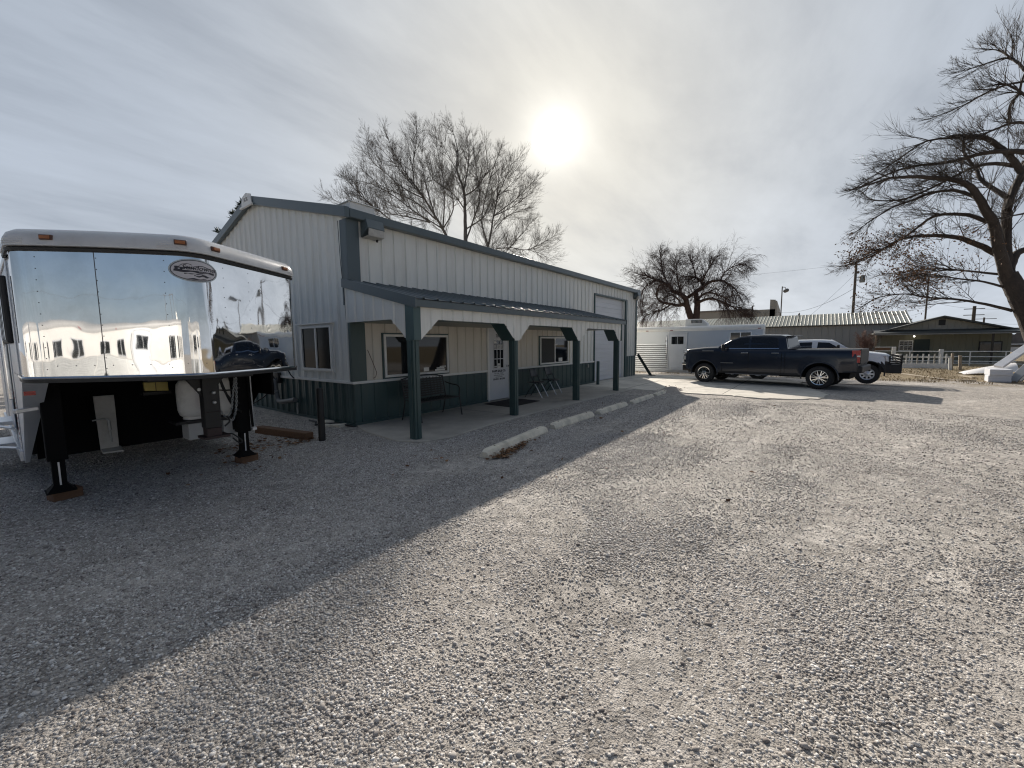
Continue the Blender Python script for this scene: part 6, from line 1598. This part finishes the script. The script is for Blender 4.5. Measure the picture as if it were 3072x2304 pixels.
def tree(name, label, limbs, cfg, barkm, seed, leaf=None):
    random.seed(seed)
    base = Vector(limbs[0][0][0]); t = thing(name, label, 'tree', base)
    tr_ = Twigs(); cr = Twigs()
    for li, (pts, r0, r1) in enumerate(limbs):
        P_c = arc(pts, 5); n = len(P_c)
        for i in range(1, n-1): P_c[i] = P_c[i]+rvec()*(min(.03, r0*.09) if r0 < .14 else .006)
        rs = [r0+(r1-r0)*(i/(n-1))**.8 for i in range(n)]
        tr_.tube(P_c, rs, 10 if r0 > .15 else 7)
        Lt = sum((P_c[i+1]-P_c[i]).length for i in range(n-1))
        if li < cfg.get('bare', 1): continue
        k = int(Lt*cfg['per_m'])
        for q in range(k):
            tt = random.uniform(cfg.get('t0', .2), 1.0)**.8; f = tt*(n-1); j = min(int(f), n-2); p = P_c[j].lerp(P_c[j+1], f-j)
            dd = (P_c[j+1]-P_c[j]).normalized(); side = dd.cross(rvec()).normalized(); a = R(random.uniform(*cfg['ang0']))
            L = cfg['len']*random.uniform(.55, 1.15)*(1.12-.82*tt); rr = min(rs[j]*.6, cfg['r']*random.uniform(.6, 1.2))
            if cfg.get('droop') and tt > .35 and random.random() < cfg['droop']:
                c2 = dict(cfg); c2['up'] = (0, -.75, -1.1, -1.3); grow(cr, p, dd*.8+side*.6+Vector((0, 0, .15)), L*1.15, rr, 1, c2); continue
            grow(cr, p, dd*math.cos(a)+side*math.sin(a)+Vector((0, 0, cfg['lift'])), L, rr, 1, cfg)
        grow(cr, P_c[-1], (P_c[-1]-P_c[-2]), cfg['len']*.28, min(r1, .012), 2, cfg)
    print(name, len(cr.f), len(cr.tips))
    tr_.build('trunk', barkm, t, base); cr.build('crown', barkm, t, base)
    if leaf:
        lv = Twigs(); n_, zlo, zhi, sz, lm_ = leaf; cand = [p for p, d in cr.tips if zlo < p.z < zhi]
        random.shuffle(cand)
        for p in cand[:n_]:
            if mnoise.noise(p*.55) < -.05: continue
            for _ in range(random.randint(1, 3)):
                c = p+rvec()*.16; a = rvec(); b2 = a.cross(rvec()).normalized(); s_ = sz*random.uniform(.6, 1.3); b0 = len(lv.v)
                lv.v += [c-a*s_, c+b2*s_*.55+rvec()*s_*.2, c+a*s_, c-b2*s_*.55]; lv.f.append((b0, b0+1, b0+2, b0+3))
        lv.build('leaves', lm_, t, base)
    return t
SHOP_TREE = [(p, a*(1 if i == 0 else .62), max(.006, b2*.62)) for i, (p, a, b2) in enumerate(SHOP_TREE)]
tree('old_tree', 'huge old bare tree leaning over the yard with last brown leaves, right edge', OLD_TREE,
     dict(depth=3, kids=(0, 6, 5, 3), ang=(16, 40), ang0=(16, 50), ratio=(.50, .85), wander=.15, up=(0, .05, .4, .5), min=.2, rmin=.0040, per_m=9.5, len=1.15, r=.015, lift=.05, bare=1, t0=.14), bark, 21, leaf=(2600, 1.4, 4.9, .034, leafm))
tree('shop_tree', 'tall many stemmed bare tree standing behind the metal shop building', SHOP_TREE,
     dict(depth=3, kids=(0, 6, 5, 3), ang=(16, 40), ang0=(28, 66), ratio=(.50, .85), wander=.15, up=(0, .2, .45, .5), min=.28, rmin=.0044, per_m=10.0, len=1.75, r=.016, lift=.12, bare=1, t0=.10), bark_g, 33)
tree('weeping_tree', 'broad weeping bare tree with drooping twigs behind the silver trailer', WEEPING_TREE,
     dict(depth=3, kids=(0, 7, 5, 4), ang=(16, 42), ang0=(25, 70), ratio=(.5, .85), wander=.15, up=(0, .45, -.3, -.8), min=.25, rmin=.0066, per_m=13.5, len=2.0, r=.024, droop=.55, lift=.22, bare=1, t0=.06), M('reddish_bark', (.075, .048, .040), .9, var=.35, vscale=6, bump=.8, bscale=30), 45)
# leafless shrub by the barn
random.seed(9)
sh = thing('bare_shrub', 'small leafless reddish shrub at the corner between barn and green house', 'shrub', (51, -3.6, -.45))
st_ = Twigs(); tw = Twigs(); c0 = Vector((51, -3.6, -.45))
for i in range(13):
    d = Vector((random.uniform(-.35, .35), random.uniform(-.35, .35), 1)); p = c0+Vector((random.uniform(-.3, .3), random.uniform(-.35, .35), 0))
    pts = [p]
    for k in range(4): d = (d.normalized()+rvec()*.14); pts.append(pts[-1]+d.normalized()*.55)
    st_.tube(pts, [.04, .034, .028, .022, .016], 5)
    for k in range(16):
        q = random.randint(1, 4); grow(tw, pts[q], (pts[q]-pts[q-1]).normalized()+rvec()*.7, .75, .014, 2, dict(depth=3, kids=(0, 4, 5, 4), ang=(20, 50), ratio=(.5, .8), wander=.2, up=(0, .5, .5, .4), min=.1, rmin=.010))
shm = M('shrub_bark', (.16, .095, .075), .9, var=.3)
st_.build('trunk', shm, sh, c0); tw.build('crown', shm, sh, c0)
# conifer behind the gable
random.seed(12)
ccx, ccy = 26*math.cos(R(69.3)), 26*math.sin(R(69.3))
cf = thing('conifer', 'dark shaggy conifer whose branch tips show behind the gable roof', 'tree', (ccx, ccy, -.2)); c0 = Vector((ccx, ccy, -.2))
ct_ = Twigs(); ct_.tube([c0, c0+Z*5, c0+Z*9.3], [.28, .17, .02], 8); ct_.build('trunk', bark, cf, c0)
nd_ = Twigs()
for i in range(150):
    z = 1.6+7.8*(i/150)**.92; Lb = (9.62-z)*.62*random.uniform(.75, 1.15)+.12; a = random.uniform(0, 2*PI); d = Vector((math.cos(a), math.sin(a), -.05)); p = c0+Z*z; pts = [p]
    n = 7
    for k in range(n): d = (d+Vector((0, 0, .055*(k-1.5)))+rvec()*.05).normalized(); pts.append(pts[-1]+d*Lb/n)
    nd_.tube(pts, [.035*(1-k/(n+1))+.006 for k in range(n+1)], 4)
    for k in range(int(36+Lb*42)):
        f = random.uniform(.15, 1)**.8*n; j = min(int(f), n-1); q = pts[j].lerp(pts[j+1], f-j); dd = (pts[j+1]-pts[j]).normalized()
        e = (dd*1.0+rvec()*.85+Vector((0, 0, .22))).normalized(); L_ = random.uniform(.10, .30); s2 = e.cross(rvec()).normalized()*.016
        b0 = len(nd_.v); nd_.v += [q-s2, q+s2, q+e*L_*.6+s2*1.3, q+e*L_, q+e*L_*.6-s2*1.3]; nd_.f.append((b0, b0+1, b0+2, b0+3, b0+4))
nd_.build('crown', needle, cf, c0)

# ------------------------------------------------------------------ loose stones, leaves and dead grass
def scatter_mesh(name, protos, pos, scale, rotz, tilt, mat, flat=True):
    """One mesh of many small pieces; protos is a list of (verts, faces)."""
    n = len(pos); pv = np.stack([p[0] for p in protos]); pf = protos[0][1]; nv = pv.shape[1]
    pick = rng.integers(0, len(protos), n)
    V = pv[pick]*scale[:, None, :]
    ca, sa = np.cos(tilt), np.sin(tilt)
    y, z = V[..., 1].copy(), V[..., 2].copy()
    V[..., 1] = y*ca[:, None]-z*sa[:, None]; V[..., 2] = y*sa[:, None]+z*ca[:, None]
    c, s = np.cos(rotz)[:, None], np.sin(rotz)[:, None]
    x, y = V[..., 0].copy(), V[..., 1].copy()
    V[..., 0] = x*c-y*s; V[..., 1] = x*s+y*c
    V += pos[:, None, :]
    F = (pf[None]+(np.arange(n)*nv)[:, None, None]).reshape(-1, pf.shape[1])
    me = bpy.data.meshes.new(name); me.vertices.add(n*nv); me.vertices.foreach_set('co', V.reshape(-1).astype(np.float32))
    k = pf.shape[1]; me.loops.add(F.size); me.loops.foreach_set('vertex_index', F.reshape(-1).astype(np.int32))
    me.polygons.add(len(F)); me.polygons.foreach_set('loop_start', np.arange(0, F.size, k, dtype=np.int32))
    me.update(calc_edges=True); me.validate()
    at = me.attributes.new('tone', 'FLOAT', 'POINT'); at.data.foreach_set('value', np.repeat(rng.random(n), nv).astype(np.float32))
    me.materials.append(mat)
    o = bpy.data.objects.new(name, me); col.objects.link(o); o['kind'] = 'stuff'; return o
def tone_mat(name, cols, rough=.9, spec=.25):
    mt = bpy.data.materials.new(name); mt.use_nodes = True; t = mt.node_tree; b = t.nodes['Principled BSDF']; b.inputs['Roughness'].default_value = rough; b.inputs['Specular IOR Level'].default_value = spec
    a = t.nodes.new('ShaderNodeAttribute'); a.attribute_name = 'tone'
    r = t.nodes.new('ShaderNodeValToRGB'); els = r.color_ramp.elements
    while len(els) < len(cols): els.new(.5)
    for e, (p, c) in zip(els, cols): e.position = p; e.color = (*c, 1)
    t.links.new(a.outputs['Fac'], r.inputs[0])
    tcn = t.nodes.new('ShaderNodeTexCoord'); nz = t.nodes.new('ShaderNodeTexNoise'); nz.inputs['Scale'].default_value = 160; nz.inputs['Detail'].default_value = 3; t.links.new(tcn.outputs['Object'], nz.inputs['Vector'])
    mr = t.nodes.new('ShaderNodeMapRange'); mr.inputs['To Min'].default_value = .72; mr.inputs['To Max'].default_value = 1.28; t.links.new(nz.outputs[0], mr.inputs[0])
    sc = t.nodes.new('ShaderNodeVectorMath'); sc.operation = 'SCALE'; t.links.new(r.outputs[0], sc.inputs[0]); t.links.new(mr.outputs[0], sc.inputs['Scale'])
    t.links.new(sc.outputs[0], b.inputs['Base Color']); return mt
def ico():
    p = (1+5**.5)/2
    v = np.array([(-1, p, 0), (1, p, 0), (-1, -p, 0), (1, -p, 0), (0, -1, p), (0, 1, p), (0, -1, -p), (0, 1, -p), (p, 0, -1), (p, 0, 1), (-p, 0, -1), (-p, 0, 1)], float); v /= np.linalg.norm(v[0])
    f = np.array([(0, 11, 5), (0, 5, 1), (0, 1, 7), (0, 7, 10), (0, 10, 11), (1, 5, 9), (5, 11, 4), (11, 10, 2), (10, 7, 6), (7, 1, 8), (3, 9, 4), (3, 4, 2), (3, 2, 6), (3, 6, 8), (3, 8, 9), (4, 9, 5), (2, 4, 11), (6, 2, 10), (8, 6, 7), (9, 8, 1)])
    return v, f
iv, if_ = ico()
protos = []
for k in range(28):
    q = rng.normal(size=(3, 3)); q, _ = np.linalg.qr(q)
    v = (iv@q)*(1+rng.uniform(-.26, .26, (12, 1)))*np.array([1, rng.uniform(.65, .95), rng.uniform(.42, .62)]); protos.append((v, if_))
# how loose the stones lie: deep gravel near the shop and the lower left, worn lanes to the right
def looseness(x, y):
    a = np.array([mnoise.noise(Vector((i*.42+j*.18, j*.75-i*.2, 4.2))) for i, j in zip(x, y)])
    b2 = np.array([mnoise.noise(Vector((i*1.6, j*1.9, 8.2))) for i, j in zip(x, y)])
    s = 1/(1+np.exp(-(y-1.4+.35*(3-x)*.5)*1.5))
    lane = sum(np.exp(-((np.hypot(x-cx_, y-cy_)-rr_)/(w_*1.3))**2) for cx_, cy_, rr_, w_ in TRACKS)
    return np.clip(.44+.40*s+.85*a+.40*b2-.50*lane*(1-.6*s), .20, 1)
def ring_pts(r0, r1, dens):
    A = .5*(r1*r1-r0*r0)*(R(104)-R(-30)); n = int(A*dens)
    r = np.sqrt(rng.uniform(r0*r0, r1*r1, n)); a = rng.uniform(R(-30), R(104), n); x, y = r*np.cos(a), r*np.sin(a)
    keep = rng.random(n) < looseness(x, y)
    slab = ((x > 4.15) & (y > 5.08) & (x < 13.7)) | ((x > 13.4) & (x < 20.6) & (y > .35)) | ((x > GX-.03) & (y > GY))
    keep &= ~slab
    return x[keep], y[keep]
X_, Y_, S_ = [], [], []
for r0, r1, dens, s0, s1 in ((.6, 2.6, 11000, .0036, .0108), (2.6, 4.6, 8500, .0044, .0112), (4.6, 7.5, 4400, .0058, .0122), (7.5, 13, 1200, .0080, .0150)):
    x, y = ring_pts(r0, r1, dens); X_.append(x); Y_.append(y); S_.append(s0+(s1-s0)*rng.random(len(x))**2.2+(rng.random(len(x)) < .012)*.008)
x, y, s = map(np.concatenate, (X_, Y_, S_))
zg_ = np.array([gsurf(i, j) for i, j in zip(x, y)])
pos = np.stack([x, y, zg_+s*(-.05+.28*rng.random(len(s)))], 1)
stone_m = tone_mat('loose_stone', [(0, (.15, .13, .12)), (.10, (.28, .25, .225)), (.55, (.465, .435, .402)), (.9, (.63, .60, .56)), (1, (.78, .755, .72))])
scatter_mesh('loose_gravel', protos, pos, np.repeat(s[:, None], 3, 1)*rng.uniform(.85, 1.15, (len(s), 3)), rng.uniform(0, 2*PI, len(s)), rng.normal(0, .35, len(s)), stone_m)
# fallen leaves
lv = []
for k in range(8):
    w = rng.uniform(.4, .6); c = rng.uniform(.1, .5)
    lv.append((np.array([(-1, 0, c*.6), (-.2, -w, .1), (.7, -w*.5, c*.3), (1, 0, c), (.6, w*.6, .15), (-.3, w, .25)]), np.array([(0, 1, 2), (0, 2, 3), (0, 3, 4), (0, 4, 5)])))
lx, ly, lz = [], [], []
def heap(x, y, n, sx, sy, h=.02, rot=0):
    for _ in range(n):
        a, b2 = rng.normal(0, sx), rng.normal(0, sy); lx.append(x+a*math.cos(rot)-b2*math.sin(rot)); ly.append(y+a*math.sin(rot)+b2*math.cos(rot)); lz.append(abs(rng.normal(0, h))+.012)
heap(4.42, 3.55, 90, .10, .05, .03); heap(4.75, 3.62, 70, .16, .035, .025); heap(5.15, 3.68, 40, .12, .03, .025); heap(3.4, 4.35, 9, .4, .3)
heap(2.55, 7.2, 130, .28, .3, .012); heap(3.15, 6.85, 60, .2, .08, .012); heap(14.0, 3.9, 120, .25, .15, .05); heap(2.0, 6.1, 20, .4, .3)
for _ in range(26): heap(rng.uniform(3.2, 12), rng.uniform(.5, 5.0), 1, .02, .02, .003)
for _ in range(700): heap(rng.uniform(25, 34), rng.uniform(-8, 4), 1, .4, .4)
lp = np.array([(a, b2, gsurf(a, b2)+c) for a, b2, c in zip(lx, ly, lz)])
ls = rng.uniform(.022, .042, (len(lp), 1))
scatter_mesh('fallen_leaves', lv, lp, np.repeat(ls, 3, 1), rng.uniform(0, 2*PI, len(lp)), rng.normal(0, .5, len(lp)), tone_mat('fallen_leaf', [(0, (.07, .035, .02)), (.5, (.17, .085, .042)), (1, (.28, .17, .09))], .8))
# dead grass
bl = []
for k in range(6):
    c = rng.uniform(-.6, .6); bl.append((np.array([(-.05, 0, 0), (.05, 0, 0), (.04+c*.3, .02, .55), (c, .05, 1.0)]), np.array([(0, 1, 2, 3)])))
n = 26000
gx = 25.5+21*rng.random(n)**1.4; gy = rng.uniform(-13, 14, n)
gk = np.array([mnoise.noise(Vector((a*.5, b2*.7, 2))) for a, b2 in zip(gx, gy)]) > -.12
gx, gy = gx[gk], gy[gk]
gp = np.array([(a, b2, gz(a, b2)-.01) for a, b2 in zip(gx, gy)]); gs = rng.uniform(.05, .16, (len(gp), 1))
scatter_mesh('dead_grass', bl, gp, np.repeat(gs, 3, 1)*np.array([1.3, 1, 1]), rng.uniform(0, 2*PI, len(gp)), rng.normal(0, .4, len(gp)), tone_mat('dead_grass_blade', [(0, (.13, .09, .05)), (.5, (.28, .21, .11)), (1, (.42, .34, .20))], .85))
